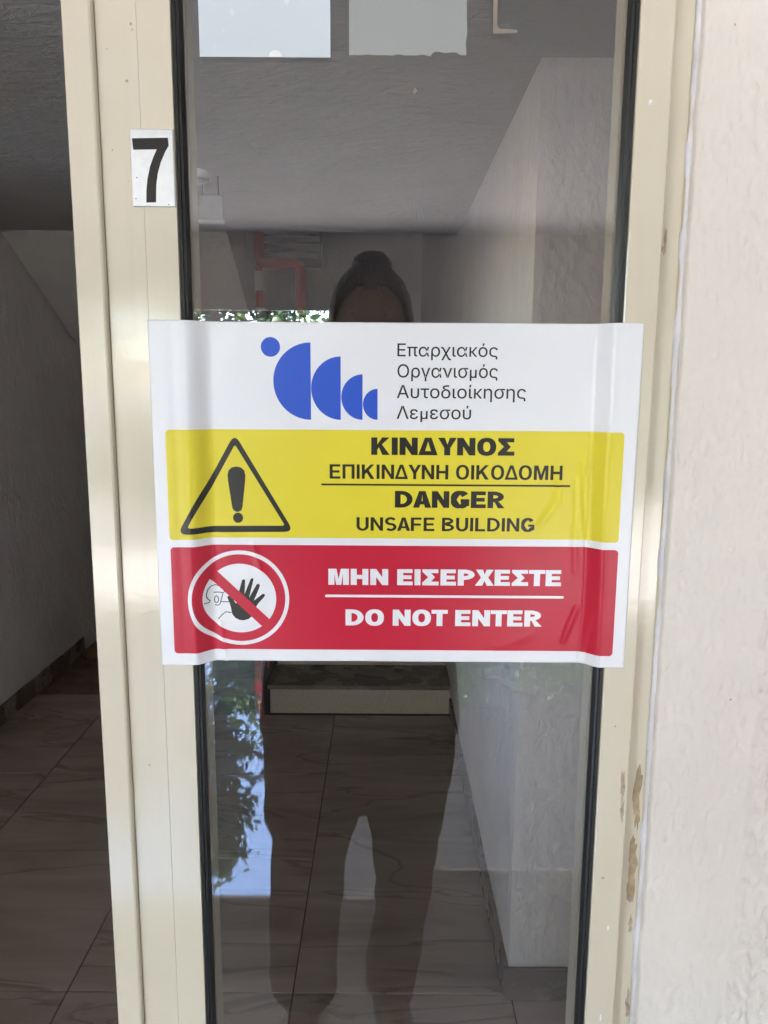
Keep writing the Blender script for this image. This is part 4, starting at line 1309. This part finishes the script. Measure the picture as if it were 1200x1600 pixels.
# ================================================================== HOUSE across the street
hs = thing('house', 'pale grey plastered house with dark windows across the street', 'house', (4.0, -13.0, -0.1))
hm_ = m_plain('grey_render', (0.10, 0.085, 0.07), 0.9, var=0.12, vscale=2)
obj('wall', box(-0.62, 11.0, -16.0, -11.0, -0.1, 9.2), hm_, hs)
obj('roof', box(-0.85, 11.2, -16.2, -10.7, 9.203, 9.45), 'concrete', hs)
for r_ in range(3):
    for c_ in range(3):
        x0, z0 = 5.4 + 1.7 * c_, 0.9 + 2.9 * r_
        w_ = obj('window', box(x0, x0 + 1.2, -11.04, -10.98, z0, z0 + 1.4, 0.01, 1), 'white', hs)
        obj('pane', box(x0 + 0.07, x0 + 0.575, -10.979, -10.972, z0 + 0.07, z0 + 1.33), 'dark', w_)
        obj('pane', box(x0 + 0.625, x0 + 1.13, -10.979, -10.972, z0 + 0.07, z0 + 1.33), 'dark', w_)

# ================================================================== GREENERY beyond the porch
def leaf_quad(vs_, fs_, p, s, rnd):
    d = Vector((rnd.gauss(0, 1), rnd.gauss(0, 1), rnd.gauss(0, 1) + 0.2)).normalized()
    u = d.orthogonal().normalized()
    u.rotate(Matrix.Rotation(rnd.uniform(0, 6.28), 3, d))
    w = d.cross(u)
    i = len(vs_)
    vs_ += [p - u * s, p + w * s * 0.45, p + u * s, p - w * s * 0.45 + d * s * 0.15]
    fs_.append((i, i + 1, i + 2, i + 3))
def shrub(x, y, h, rx, label, seed, flowers=0):
    rnd = random.Random(seed)
    t = thing('flowering_shrub' if flowers else 'leafy_shrub', label, 'shrub', (x, y, -0.02), 'shrubs along the porch edge')
    vs_, fs_ = [], []
    cl = [Vector((x + rnd.gauss(0, rx * 0.45), y + rnd.gauss(0, 0.3), h * rnd.uniform(0.25, 0.95))) for _ in range(26)]
    for c in cl:
        for _ in range(95):
            leaf_quad(vs_, fs_, c + Vector((rnd.gauss(0, 0.15), rnd.gauss(0, 0.15), rnd.gauss(0, 0.13))), rnd.uniform(0.03, 0.065), rnd)
    obj('foliage', (vs_, fs_), 'leaf', t)
    b_ = bmesh.new()
    for c in cl[:9]:
        tube(b_, [(x + rnd.uniform(-.05, .05), y, -0.02), (x + (c.x - x) * 0.4, y + (c.y - y) * 0.4, c.z * 0.5), c], [0.022, 0.015, 0.006], 6)
    obj('stem', b_, 'bark', t)
    for _ in range(flowers):
        c = rnd.choice(cl) + Vector((rnd.gauss(0, 0.1), 0.28, rnd.gauss(0, 0.1)))
        b_ = bmesh.new()
        for k in range(5):
            a = 2 * math.pi * k / 5
            q = c + Vector((math.cos(a) * 0.03, 0.01, math.sin(a) * 0.03))
            bmesh.ops.create_circle(b_, cap_ends=True, segments=8, radius=0.026, matrix=Matrix.Translation(q) @ Matrix.Rotation(R(70 + 15 * math.sin(a)), 4, 'X'))
        obj('flower', b_, 'petal', t)
SH = ['green shrub without flowers at the far end of the bed beyond the porch', 'low green shrub with a few red flowers beside the taller flowering one',
      'tall green shrub with many red flowers beyond the porch', 'green shrub with a few red flowers behind the person', 'low green shrub in front of the grey house', 'lowest green shrub at the house end of the bed']
for i, (x, y, h, rx, fl) in enumerate(((-4.6, -7.3, 1.5, 0.7, 0), (-2.3, -7.0, 1.1, 0.5, 3), (-1.1, -6.8, 2.35, 0.42, 8), (-0.35, -7.1, 2.30, 0.5, 3), (0.9, -7.2, 1.7, 0.7, 0), (1.9, -7.1, 1.6, 0.7, 0))):
    shrub(x, y, h, rx, SH[i], 100 + i, fl)

def tree(x, y, h, rad, label, seed, pointed=True, n=3900):
    rnd = random.Random(seed)
    t = thing('conifer_tree' if pointed else 'broadleaf_tree', label, 'tree', (x, y, -0.1), 'trees across the street')
    b_ = bmesh.new()
    tube(b_, [(x, y, -0.1), (x + 0.1, y, h * 0.4), (x, y, h * 0.97)], [0.16, 0.11, 0.02], 10)
    vs_, fs_ = [], []
    lv_ = 26
    for k in range(lv_):
        z = h * (0.2 + 0.78 * k / lv_)
        tt = (z / h - 0.2) / 0.8
        r_ = rad * ((1 - tt) ** 0.75 if pointed else math.sin(math.pi * min(1, 0.18 + tt * 0.82)) ** 0.6)
        for q in range(rnd.randint(4, 7)):
            a = rnd.uniform(0, 6.28)
            ln = r_ * rnd.uniform(0.6, 1.15) + 0.08
            tip = Vector((x + math.cos(a) * ln, y + math.sin(a) * ln, z + ln * (0.15 if pointed else 0.45)))
            tube(b_, [(x, y, z - 0.05), tip], [0.025, 0.006], 5)
            m_ = max(10, int(n / (lv_ * 5.5)))
            for _ in range(m_):
                u = rnd.uniform(0.25, 1.05)
                p = Vector((x, y, z)).lerp(tip, u) + Vector((rnd.gauss(0, 0.13), rnd.gauss(0, 0.13), rnd.gauss(0, 0.09)))
                leaf_quad(vs_, fs_, p, rnd.uniform(0.06, 0.13), rnd)
    obj('crown', (vs_, fs_), 'needle', t)
    obj('trunk', b_, 'bark', t)
tree(-2.95, -12.4, 7.75, 1.35, 'tall pointed conifer across the street, mirrored in the porch floor', 1)
tree(-4.9, -12.9, 7.2, 1.7, 'broad conifer beside the pointed one across the street', 2)
tree(-2.9, -17.5, 5.4, 1.7, 'round leafy tree across the street behind the person', 3, False)
tree(-7.2, -14.0, 7.0, 1.9, 'tall leafy tree at the far end of the row across the street', 5, False)
